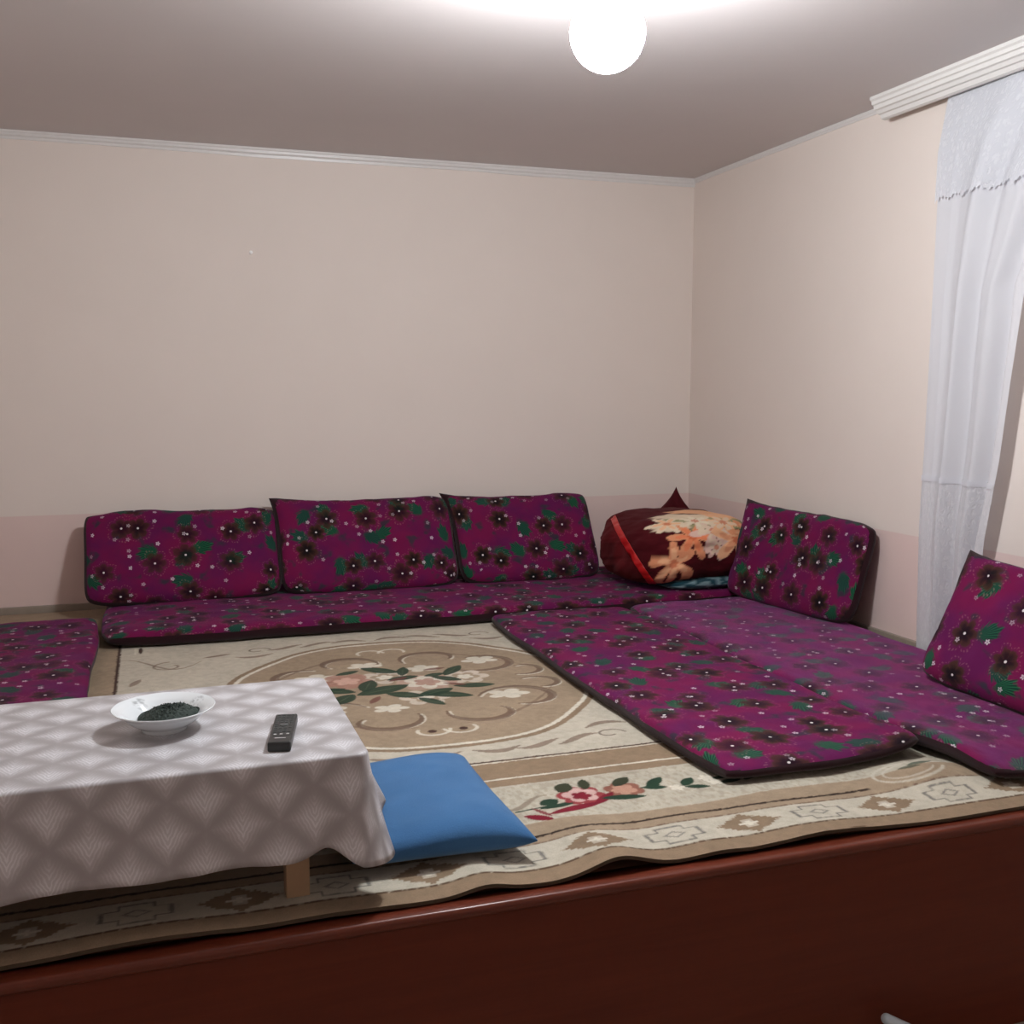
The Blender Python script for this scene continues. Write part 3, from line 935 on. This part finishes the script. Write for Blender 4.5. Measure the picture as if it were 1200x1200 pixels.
def flatpad(name, x0, x1, y0, y1, z0, z1, label, mat, seed, band=0.40, deform=None, wrinkle=0.006, nu=110, nv=110):
    return pad(name, x1 - x0, y1 - y0, z1 - z0, label, 'mattress', 'floral floor mattresses',
               ((x0 + x1) / 2, (y0 + y1) / 2, (z0 + z1) / 2), (0, 0, 0), mat, p=24.0, q=0.45, band=band, seed=seed, wrinkle=wrinkle,
               nu=nu, nv=nv, deform=deform, ears=(0.0, 0.0, 0.0, 0.0), ear=0.0, rnd=0.35, under=True)

def sag_front(P, U, Vv):
    P = P.copy()
    P[..., 0] += 0.012 * vnoise(P[..., 1] * 2.5, P[..., 1] * 0, 41) * (np.abs(U) > 0.5)
    P[..., 1] += 0.012 * vnoise(P[..., 0] * 4, P[..., 0] * 0, 42) * (np.abs(Vv) > 0.8)
    return P

flatpad('floor_mattress', -0.232, 2.80, 4.415, 5.33, 0.010, 0.088, 'long magenta floral floor mattress lying along the back wall', M_FLORAL, 3, 0.30, sag_front, nu=170)

def inner_def(P, U, Vv):
    P = sag_front(P, U, Vv)
    # right front corner rides up over the ripple in the carpet
    d = np.exp(-((P[..., 0] - 0.33) / 0.14) ** 2 - ((P[..., 1] + 1.05) / 0.16) ** 2)
    P[..., 2] += 0.026 * d
    return P
flatpad('floor_mattress', 1.375, 2.045, 2.345, 4.41, 0.010, 0.068, 'deep magenta floral floor mattress bordering the open part of the carpet', M_FLORAL, 5, 0.45, inner_def)
def outer_def(P, U, Vv):
    P = sag_front(P, U, Vv)
    d = np.exp(-((P[..., 0] + 0.37) / 0.10) ** 2 - ((P[..., 1] + 0.95) / 0.18) ** 2)
    P[..., 2] += 0.022 * d
    return P
flatpad('floor_mattress', 2.040, 2.775, 2.105, 4.41, 0.010, 0.070, 'purple-sheened floral floor mattress along the curtained wall under the leaning cushions', M_FLORAL_UP, 8, 0.45, outer_def)
flatpad('floor_mattress', -1.045, -0.235, 3.10, 4.88, 0.010, 0.075, 'floral floor mattress behind the white bowl, meeting the end of the long one', M_FLORAL, 11, 0.35, sag_front)

def lean_deform(seed, slump=0.02):
    def f(P, U, Vv):
        P = P.copy()
        P[..., 1] += 0.014 * vnoise(P[..., 0] * 5 + seed, P[..., 0] * 0, seed) * (Vv > 0.2) * Vv
        P[..., 2] += slump * (U ** 2) * 0.5 + 0.012 * vnoise(P[..., 0] * 3, P[..., 1] * 3 + seed, seed + 2)
        return P
    return f

LEAN = math.radians(58)
def back_cushion(x0, x1, h, label, seed, ears, ear, yb=4.955, roll=0.0, lean=LEAN, tilt=0.0):
    w = x1 - x0
    t = 0.115
    cy = yb + math.cos(lean) * h / 2 + 0.05
    cz = 0.085 + math.sin(lean) * h / 2 - 0.012
    return pad('back_cushion', w, h, t, label, 'cushion', 'floral cushions leaning on the walls', ((x0 + x1) / 2, cy, cz), (lean, 0, tilt), M_FLORAL,
               p=7.0, q=0.48, ear=ear, ears=ears, pinch=0.015, band=0.45, deform=lean_deform(seed), seed=seed, wrinkle=0.008)
back_cushion(-0.320, 0.565, 0.475, 'long floral cushion at the end of the row farthest from the blanket bundle', 21, (0.2, 0.2, 0, 0), 0.02)
back_cushion(0.550, 1.435, 0.505, 'long floral cushion in the middle of the row on the back wall', 22, (1, 0.3, 0, 0), 0.020, yb=4.945)
back_cushion(1.43, 2.195, 0.495, 'floral cushion with pointed corner next to the dark red blanket bundle', 23, (1.3, 0.2, 0, 0), 0.030, yb=4.935)

def right_cushion(yc, xb, w, h, label, seed, ears, ear, lean, turn, t=0.12, roll=0.0):
    cx = xb + math.cos(lean) * h / 2 + 0.05
    cz = 0.068 + math.sin(lean) * h / 2 - 0.008
    return pad('back_cushion', w, h, t, label, 'cushion', 'floral cushions leaning on the walls', (cx, yc, cz), (lean, roll, -math.pi / 2 + turn), M_FLORAL,
               p=7.0, q=0.48, ear=ear, ears=ears, pinch=0.015, band=0.48, deform=lean_deform(seed), seed=seed, wrinkle=0.010)
right_cushion(4.045, 2.62, 0.85, 0.46, 'floral cushion on the curtained wall between the blanket bundle and the curtain', 27, (1.0, 0.0, 0, 0), 0.022, math.radians(72), 0.13, 0.095)
right_cushion(2.43, 2.43, 0.98, 0.465, 'large floral cushion leaning against the bottom of the white curtain', 29, (1.0, 0.2, 0, 0), 0.018, math.radians(61), 0.02)

# ------------------------------------------------------------------ corner bundle
def superlump(cx, cy, cz, rx, ry, rz, rotz, seed, ex=0.55, ez=0.6, n=110, m=70, wr=0.012, flatbot=True):
    sp = lambda v, e: np.sign(v) * np.abs(v) ** e
    def even(t, e, k, closed):                # evenly spaced along the superellipse
        q = np.stack([sp(np.cos(t), e), sp(np.sin(t), e)], -1)
        L = np.concatenate([[0], np.cumsum(np.linalg.norm(np.diff(q, axis=0), axis=1))])
        return np.interp(np.linspace(0, L[-1], k, endpoint=not closed), L, t)
    a = even(np.linspace(-math.pi, math.pi, 6001), ex, n, True)[:, None]
    b = even(np.linspace(-math.pi / 2, math.pi / 2, 3001), ez, m, False)[None, :]
    x = sp(np.cos(b), ez) * sp(np.cos(a), ex)
    y = sp(np.cos(b), ez) * sp(np.sin(a), ex)
    z = sp(np.sin(b), ez) * np.ones_like(a)
    nzv = vnoise(x * 2.2 + seed, y * 2.2 + z * 1.7, seed) * wr * 1.6 + vnoise(x * 6 + seed, z * 6 + y * 2, seed + 5) * wr * 0.5
    s = 1 + nzv / rx
    L = np.stack([x * rx * s, y * ry * s, z * rz * s], -1).reshape(-1, 3)
    c, sn = math.cos(rotz), math.sin(rotz)
    W = np.stack([L[:, 0] * c - L[:, 1] * sn + cx, L[:, 0] * sn + L[:, 1] * c + cy, L[:, 2] + cz], -1)
    return L, W, grid_faces(n, m, True)

def blanket_bundle():
    cx, cy, cz = 2.485, 4.745, 0.275
    L, W, F = superlump(cx, cy, cz, 0.335, 0.335, 0.175, 0.06, 4, 0.60, 0.72, 260, 130)
    # left end slumps down onto the mattress
    k = np.clip((2.36 - W[:, 0]) / 0.18, 0, 1)
    low = W[:, 2] < cz
    W[:, 2] = np.where(low, W[:, 2] - k * 0.03, W[:, 2])
    W[:, 2] = np.maximum(W[:, 2], 0.090 + 0.058 * (1 - k))
    # unrolled coordinates for the print: u across, v up the front then back over the top
    u = W[:, 0] - cx
    v = (W[:, 2] - 0.10) + np.clip(W[:, 1] - (cy - 0.33), 0, 1)
    cv = Canvas(u, v, (0.062, 0.004, 0.007))
    OR1, OR2, CR, PK, GN = lin(222, 150, 110), lin(236, 182, 140), lin(226, 206, 178), lin(224, 188, 172), lin(150, 150, 108)
    # pale wash of leaves and petals over the top
    for bx, by, rx, ry, an, c in ((0.02, 0.46, 0.20, 0.07, 0.1, CR), (-0.14, 0.42, 0.10, 0.05, 0.5, GN), (0.12, 0.40, 0.18, 0.05, -0.1, GN), (0.20, 0.50, 0.14, 0.06, 0.0, OR2),
                              (-0.06, 0.50, 0.14, 0.05, -0.2, CR), (0.05, 0.36, 0.13, 0.045, 0.2, GN), (0.26, 0.40, 0.12, 0.06, 0.3, GN), (-0.16, 0.36, 0.09, 0.04, -0.2, CR), (0.12, 0.60, 0.2, 0.06, 0.0, OR2)):
        cv.blob(bx, by, rx, ry, an, c, 0.9, 0.12, 7, 0.01)
    for fx, fy, r, rot, c, c2 in ((-0.175, 0.135, 0.105, 0.5, OR1, OR2), (-0.075, 0.265, 0.115, 0.1, OR1, lin(228, 130, 88)), (0.045, 0.30, 0.120, 0.9, PK, CR), (0.055, 0.205, 0.060, 0.2, PK, CR),
                                  (0.175, 0.255, 0.135, 0.3, OR2, OR1), (0.13, 0.39, 0.11, 1.2, OR2, CR), (0.27, 0.31, 0.12, 0.0, OR1, OR2), (-0.02, 0.41, 0.10, 0.5, CR, lin(232, 220, 196)), (-0.17, 0.40, 0.09, 0.2, CR, OR2)):
        cv.flower(fx, fy, r * 1.12, 6, rot, c, 0.72, 1.0, 1, 1, 1.5)
        cv.flower(fx, fy, r * 0.75, 6, rot, c2, 0.75, 0.8, 1, 1, 1.6)
        cv.flower(fx, fy, r * 0.22, 6, rot + 0.3, lin(200, 96, 60), 0.4, 0.7)
    # the turned-over plain flap on the left of a slanting seam
    A, B = np.array([2.235, 4.44, 0.10]), np.array([2.205, 4.90, 0.415])
    d = np.array([0.47, 0.88, -0.10])
    nrm = np.cross(B - A, d); nrm /= np.linalg.norm(nrm)
    sd = (W - A) @ nrm
    if ((np.array([2.10, 4.6, 0.2]) - A) @ nrm) < 0: sd = -sd
    C = cv.C
    flap = np.clip(sd / 0.006 + 0.5, 0, 1)[:, None]
    mott = (0.75 + 0.5 * vnoise(W[:, 1] * 9, W[:, 2] * 9, 6))[:, None]
    C = C * (1 - flap) + flap * np.array([0.115, 0.005, 0.008]) * mott
    e = empty('folded_blanket', (cx, cy, 0.09))
    tag(e, 'dark red plush blanket with orange lilies, bundled in the corner', 'blanket')
    o = np.array([cx, cy, 0.09])
    new_obj('cover', mesh('cover', W - o, F, None, np.clip(C, 0, 1)), e, M_BLANKET)
    # raised satin binding: an even strip that follows the seam over the bundle
    Fd = np.abs(sd[F]).max(1)
    sel = F[(np.abs(sd[F]).max(1) < 0.055)]
    me = mesh('binding', W - o, sel, None, None)
    bm = bmesh.new(); bm.from_mesh(me)
    for nn, off in ((nrm, 0.015), (-nrm, 0.015)):
        bmesh.ops.bisect_plane(bm, geom=bm.verts[:] + bm.edges[:] + bm.faces[:], plane_co=Vector(A - o) + Vector(nn) * off, plane_no=Vector(nn), clear_outer=True)
    bmesh.ops.delete(bm, geom=[v for v in bm.verts if not v.link_faces], context='VERTS')
    # keep only the side of the bundle that faces the room
    bmesh.ops.delete(bm, geom=[f for f in bm.faces if f.calc_center_median().y > 0.16 or f.calc_center_median().z < 0.004 or f.calc_center_median().x > 0], context='FACES')
    bm.normal_update()
    nrmv = {v: v.normal.copy() for v in bm.verts}
    for v in bm.verts: v.co += nrmv[v] * 0.004
    r = bmesh.ops.solidify(bm, geom=bm.faces[:], thickness=0.004)
    bm.to_mesh(me); bm.free()
    me.polygons.foreach_set('use_smooth', np.ones(len(me.polygons), dtype=bool))
    new_obj('binding', me, e, M_REDSATIN)
blanket_bundle()

def teal_blanket():
    cx, cy = 2.545, 4.70
    L, W, F = superlump(cx, cy, 0.120, 0.235, 0.25, 0.038, 0.06, 9, 0.4, 0.7, 90, 40, 0.008)
    W[:, 2] = np.clip(W[:, 2], 0.085, 0.150)
    C = np.tile(lin(26, 62, 72), (len(W), 1))
    sw = np.sin(W[:, 0] * 55 + 4 * vnoise(W[:, 0] * 9, W[:, 2] * 22 + W[:, 1] * 5, 3) * 2.5)
    m = np.clip((sw - 0.55) * 2.2, 0, 0.65)[:, None]
    C = C * (1 - m) + lin(140, 165, 168) * m
    o = np.array([cx, cy, 0.085])
    ob = new_obj('folded_blanket', mesh('folded_blanket', W - o, F, None, C), None, M_TEAL)
    ob.location = tuple(o)
    tag(ob, 'teal blanket with pale swirls folded under the dark red bundle', 'blanket')
teal_blanket()

pad('corner_pillow', 0.27, 0.27, 0.09, 'plain dark red pillow standing behind the blanket bundle, one corner showing', 'pillow', None,
    (2.70, 5.16, 0.305), (math.radians(82), math.radians(-45), math.radians(-40)), M_MAROON, p=4.0, q=0.6, ear=0.02, ears=(1, 1, 1, 1), pinch=0.05, band=0.0, seed=2, nu=40, nv=36)

# ------------------------------------------------------------------ low table with cloth
TX0, TX1, TY0, TY1, TZ = -0.80, 0.385, 2.060, 2.650, 0.318
def table():
    e = empty('low_table', ((TX0 + TX1) / 2, (TY0 + TY1) / 2, 0.01))
    tag(e, 'low wooden table hidden under a patterned white cloth', 'table')
    ox, oy = (TX0 + TX1) / 2, (TY0 + TY1) / 2
    hx, hy = (TX1 - TX0) / 2, (TY1 - TY0) / 2
    box_obj('tabletop', (-hx + 0.004, hx - 0.004, -hy + 0.004, hy - 0.004, TZ - 0.03, TZ - 0.012), M_TWOOD, e, 0.003)
    def apron(bm):
        add_box(bm, -hx + 0.09, hx - 0.09, -hy + 0.05, -hy + 0.068, TZ - 0.10, TZ - 0.03)
        add_box(bm, -hx + 0.09, hx - 0.09, hy - 0.068, hy - 0.05, TZ - 0.10, TZ - 0.03)
    new_obj('apron', bm_mesh('apron', apron), e, M_TWOOD)
    for sx in (-1, 1):
        for sy in (-1, 1):
            lx = sx * (hx - 0.135) ; ly = sy * (hy - 0.06)
            box_obj('leg', (lx - 0.024, lx + 0.024, ly - 0.024, ly + 0.024, 0.0, TZ - 0.03), M_TWOOD, e, 0.003)
table()

def tablecloth():
    x0, x1, y0, y1 = TX0 - 0.002, TX1 + 0.002, TY0 - 0.002, TY1 + 0.002
    rc = 0.018
    # closed outline with rounded corners, counter-clockwise
    per, nor = [], []
    def side(p, q, n, nv_):
        for i in range(n):
            s = i / n
            per.append((p[0] + (q[0] - p[0]) * s, p[1] + (q[1] - p[1]) * s)); nor.append(nv_)
    def corner(c, a0, n=14):
        for i in range(n):
            a = math.radians(a0 + 90.0 * i / n)
            per.append((c[0] + rc * math.cos(a), c[1] + rc * math.sin(a))); nor.append((math.cos(a), math.sin(a)))
    side((x0 + rc, y0), (x1 - rc, y0), 150, (0, -1)); corner((x1 - rc, y0 + rc), -90)
    side((x1, y0 + rc), (x1, y1 - rc), 80, (1, 0)); corner((x1 - rc, y1 - rc), 0)
    side((x1 - rc, y1), (x0 + rc, y1), 150, (0, 1)); corner((x0 + rc, y1 - rc), 90)
    side((x0, y1 - rc), (x0, y0 + rc), 80, (-1, 0)); corner((x0 + rc, y0 + rc), 180)
    per, nor = np.array(per), np.array(nor)
    n = len(per)
    seg = np.linalg.norm(np.roll(per, -1, 0) - per, axis=1)
    s = np.concatenate([[0], np.cumsum(seg)[:-1]])
    cornerness = np.zeros(n)
    for c in ((x0, y0), (x1, y0), (x1, y1), (x0, y1)):
        cornerness = np.maximum(cornerness, np.exp(-(np.hypot(per[:, 0] - c[0], per[:, 1] - c[1]) / 0.055) ** 2))
    near = np.zeros(n)
    for c in ((x0, y0), (x1, y0), (x1, y1), (x0, y1)):
        dd = np.hypot(per[:, 0] - c[0], per[:, 1] - c[1])
        near = np.maximum(near, np.exp(-((dd - 0.085) / 0.035) ** 2))
    wav = vnoise(s * 7, s * 0, 12)
    drop = 0.192 + 0.006 * wav + 0.022 * cornerness - 0.020 * near
    flare = 0.012 + 0.014 * (wav + 1) * 0.5 + 0.040 * cornerness - 0.012 * near
    right = np.clip((per[:, 1] - (y0 + 0.035)) / 0.06, 0, 1) * (per[:, 0] > x1 - 0.03)
    drop = drop * (1 - right) + (0.135 + 0.006 * wav) * right
    flare = flare * (1 - right) + 0.050 * right
    m = 22
    V, UV = [], []
    rr = 0.008
    for i in range(n):
        p, nv_ = per[i], nor[i]
        for j in range(m):
            t = j / (m - 1)
            if j < 5:                                # rounded top edge
                a = math.radians(90 * j / 4.0)
                out = rr * math.sin(a); dz = -rr * (1 - math.cos(a)); arcl = rr * a
            else:
                tt = (j - 4) / (m - 5)
                out = rr + flare[i] * (tt ** 1.3) + 0.004 * math.sin(s[i] * 23 + tt * 3) * tt
                dz = -rr - drop[i] * tt; arcl = rr * 1.57 + drop[i] * tt
            V.append((p[0] + nv_[0] * out, p[1] + nv_[1] * out, TZ + 0.002 + dz))
            # keep the print running over the edge without fanning at corners
            ax = np.clip(p[0], x0 + rc, x1 - rc); ay = np.clip(p[1], y0 + rc, y1 - rc)
            UV.append((p[0] + nv_[0] * arcl, p[1] + nv_[1] * arcl))
    F = grid_faces(n, m, True)
    nb = len(V)
    # the flat top, gently uneven
    gx, gy = np.linspace(x0, x1, 90), np.linspace(y0, y1, 46)
    V = np.array(V); UV = np.array(UV)
    cidx = len(V)
    V = np.concatenate([V, [[(x0 + x1) / 2, (y0 + y1) / 2, TZ + 0.002]]]); UV = np.concatenate([UV, [[(x0 + x1) / 2, (y0 + y1) / 2]]])
    tri = [(cidx, i * m, ((i + 1) % n) * m) for i in range(n)]
    faces = [tuple(int(k) for k in f[::-1]) for f in F] + tri
    me = mesh('tablecloth', V, faces, UV)
    me.polygons.foreach_set('use_smooth', np.array([True] * len(F) + [False] * len(tri)))
    o = np.array([(x0 + x1) / 2, (y0 + y1) / 2, TZ])
    me.transform(Matrix.Translation(-Vector(o)))
    ob = new_obj('tablecloth', me, None, M_CLOTH)
    ob.location = tuple(o)
    tag(ob, 'white and grey leaf patterned cloth draped over the low table', 'tablecloth')
    md = ob.modifiers.new('thickness', 'SOLIDIFY'); md.thickness = 0.0015; md.offset = -1.0
tablecloth()
TOP = TZ + 0.002

def bowl():
    prof = [(0.0, 0.006), (0.040, 0.006), (0.043, 0.0), (0.047, 0.0), (0.050, 0.008), (0.070, 0.020), (0.088, 0.037), (0.1065, 0.0485), (0.1080, 0.0500),
            (0.1070, 0.0515), (0.100, 0.0485), (0.086, 0.0405), (0.068, 0.0240), (0.048, 0.0135), (0.030, 0.0110), (0.0, 0.0105)]
    n = 120
    # finer profile
    P = np.array(prof); tt = np.linspace(0, len(P) - 1, 90)
    P = np.stack([np.interp(tt, np.arange(len(P)), P[:, 0]), np.interp(tt, np.arange(len(P)), P[:, 1])], -1)
    wob = lambda a, r: 1 + 0.004 * np.cos(a * 12) * np.clip((r - 0.08) / 0.025, 0, 1)
    V, F = lathe('bowl', P, n, wob)
    C = np.tile(np.array([0.80, 0.84, 0.86]), (len(V), 1))
    inner = np.tile(tt > 9, n)
    rad = np.hypot(V[:, 0], V[:, 1])
    for a in (35, 125, 215, 305):
        px, py = 0.086 * math.cos(math.radians(a)), 0.086 * math.sin(math.radians(a))
        d = np.hypot(V[:, 0] - px, V[:, 1] - py)
        m = np.clip((0.017 - d) / 0.004, 0, 1) * inner * np.clip(vnoise(V[:, 0] * 190, V[:, 1] * 190, 3) * 2.5 + 0.5, 0, 0.75)
        C = C * (1 - m[:, None]) + np.array([0.33, 0.36, 0.37]) * m[:, None]
    o = new_obj('bowl', mesh('bowl', V, F[:, ::-1], None, C), None, M_BOWL)
    o.location = (0.002, 2.345, TOP)
    tag(o, 'white glass bowl with small grey flower prints on the table', 'bowl')
    # dark herb heap, tilted to one side of the bowl
    nu, nr = 60, 22
    a = np.linspace(0, 2 * math.pi, nu, endpoint=False)[:, None]
    r = np.linspace(0, 1, nr)[None, :]
    R = 0.064 * r * (1 + 0.08 * np.sin(a * 3 + 1))
    X, Y = R * np.cos(a) + 0.006, R * np.sin(a)
    rad = np.hypot(X, Y)
    floor = np.interp(rad, [0, 0.030, 0.048, 0.066, 0.084], [0.0115, 0.012, 0.0145, 0.027, 0.045])
    H = 0.033 + 0.14 * X + 0.016 * (1 - r ** 2) + 0.0035 * vnoise(X * 160, Y * 160, 2) + 0.002 * vnoise(X * 420, Y * 420, 5)
    Z = np.where(r > 0.93, floor + 0.0006, np.maximum(H * (1 - r ** 6) + floor * r ** 6, floor + 0.0008))
    V = np.stack([X, Y, Z], -1).reshape(-1, 3)
    F = [tuple(int(k) for k in f) for f in grid_faces(nu, nr, True)]
    V = [tuple(v) for v in V]
    for _ in range(520):                                    # crumbs
        ii, jj = random.randrange(nu), random.randrange(2, nr - 2)
        c = Vector(V[ii * nr + jj]) + Vector((random.uniform(-.002, .002), random.uniform(-.002, .002), 0.0006))
        sz = random.uniform(0.0012, 0.0032)
        d1 = Vector((random.gauss(0, 1), random.gauss(0, 1), random.gauss(0, .6))).normalized() * sz
        d2 = Vector((random.gauss(0, 1), random.gauss(0, 1), random.gauss(0, .6))).normalized() * sz * 0.6
        k = len(V)
        V += [tuple(c + d1), tuple(c + d2), tuple(c - d1), tuple(c - d2 + Vector((0, 0, 0.001)))]
        F += [(k, k + 1, k + 2, k + 3), (k, k + 1, k + 3)]
    h = new_obj('dried_herbs', mesh('dried_herbs', V, F, smooth=False), None, M_HERB)
    h.location = (0.002, 2.345, TOP)
    h['kind'] = 'stuff'
    tag(h, 'heap of dark green dried herbs in the white bowl', 'herbs')
bowl()

def remote():
    e = empty('remote_control', (0.2395, 2.207, TOP), (0, 0, math.radians(-11.5)))
    tag(e, 'black remote control with rows of grey buttons on the table', 'remote')
    def body(bm):
        add_box(bm, -0.0235, 0.0235, -0.096, 0.096, 0.0, 0.021, 0.004, 3)
    o = new_obj('body', bm_mesh('body', body), e, M_BLACKP)
    bme = bm_mesh('button', lambda bm: add_box(bm, -0.0034, 0.0034, -0.0030, 0.0030, 0.0, 0.0020, 0.0008, 1))
    bme.materials.append(M_BTN)
    first = True
    for r_ in range(10):
        for c in range(4):
            yy = 0.084 - r_ * 0.0125
            if r_ in (5, 6) and c in (1, 2): continue
            b = new_obj('button', bme, e)
            b.location = (-0.0148 + c * 0.00985, yy, 0.0206)
    V, F = lathe('pad', [(0.0, 0.0), (0.0095, 0.0), (0.0095, 0.0018), (0.006, 0.0024), (0.0, 0.0024)], 20)
    p = new_obj('navigation_pad', mesh('navigation_pad', V, F), e, M_BTN)
    p.location = (0, 0.0155, 0.0206)
    wme = bm_mesh('marked_button', lambda bm: add_box(bm, -0.0030, 0.0030, -0.0022, 0.0022, 0.0, 0.0022, 0.0006, 1))
    wme.materials.append(M_PRINT)
    for x_, y_ in ((-0.012, -0.048), (0.0, -0.047), (0.0135, -0.046)):
        b = new_obj('marked_button', wme, e); b.location = (x_, y_, 0.0206)
    box_obj('name_print', (-0.011, 0.011, -0.0705, -0.0675, 0.0208, 0.0214), M_PRINT, e)
remote()

# ------------------------------------------------------------------ blue cushion on the carpet
def blue():
    def f(P, U, Vv):
        P = P.copy()
        # narrower towards the back, sunk where the table cloth meets it
        P[..., 0] -= 0.035 * (Vv > -2) * (Vv * 0.5 + 0.5)
        P[..., 2] = np.maximum(P[..., 2], -0.042) + 0.012 * np.exp(-((P[..., 0] - 0.05) / 0.12) ** 2) * (P[..., 2] > 0)
        return P
    pad('floor_cushion', 0.385, 0.525, 0.085, 'flat plain blue plush cushion on the carpet beside the table', 'cushion', None,
        (0.585, 2.385, 0.058), (0, 0, math.radians(-3)), M_BLUE, p=7.0, q=0.5, ear=0.012, ears=(1, 1, 1, 1), pinch=0.02, band=0.0, deform=f, seed=3, wrinkle=0.005, nu=60, nv=60)
blue()

# ------------------------------------------------------------------ small things
def nail():
    V, F = lathe('nail', [(0.0, 0.0), (0.0022, 0.0), (0.0022, 0.004), (0.0060, 0.0045), (0.0055, 0.0065), (0.0042, 0.0082), (0.0024, 0.0092), (0.0, 0.0096)], 12)
    o = new_obj('wall_nail', mesh('wall_nail', V, F, smooth=False), None, M_CHROME)
    o.location = (0.486, YB + 0.002, 1.712)
    o.rotation_euler = (math.pi / 2, 0, 0)
    o.scale = (1.5, 1.5, 1.2)
    tag(o, 'small white nail head in the bare back wall', 'nail')
nail()

def rod():
    a, b = np.array([1.588, YE - 0.030, -0.428]), np.array([1.93, 1.63, -0.548])
    L = float(np.linalg.norm(b - a))
    R = 0.013
    ds = [R * (1 - math.cos(q)) for q in np.linspace(0.15, math.pi / 2, 8)] + list(np.linspace(R * 1.6, L, 12))
    pts = [a + (b - a) * (d / L) for d in ds]
    rads = [R * math.sin(q) for q in np.linspace(0.15, math.pi / 2, 8)] + [R] * 12
    V, F = tube(pts, rads, 14)
    o = new_obj('metal_rod', mesh('metal_rod', V, F), None, M_ROD)
    tag(o, 'pale blue-grey rod with rounded tip leaning on the platform front', 'rod')
rod()
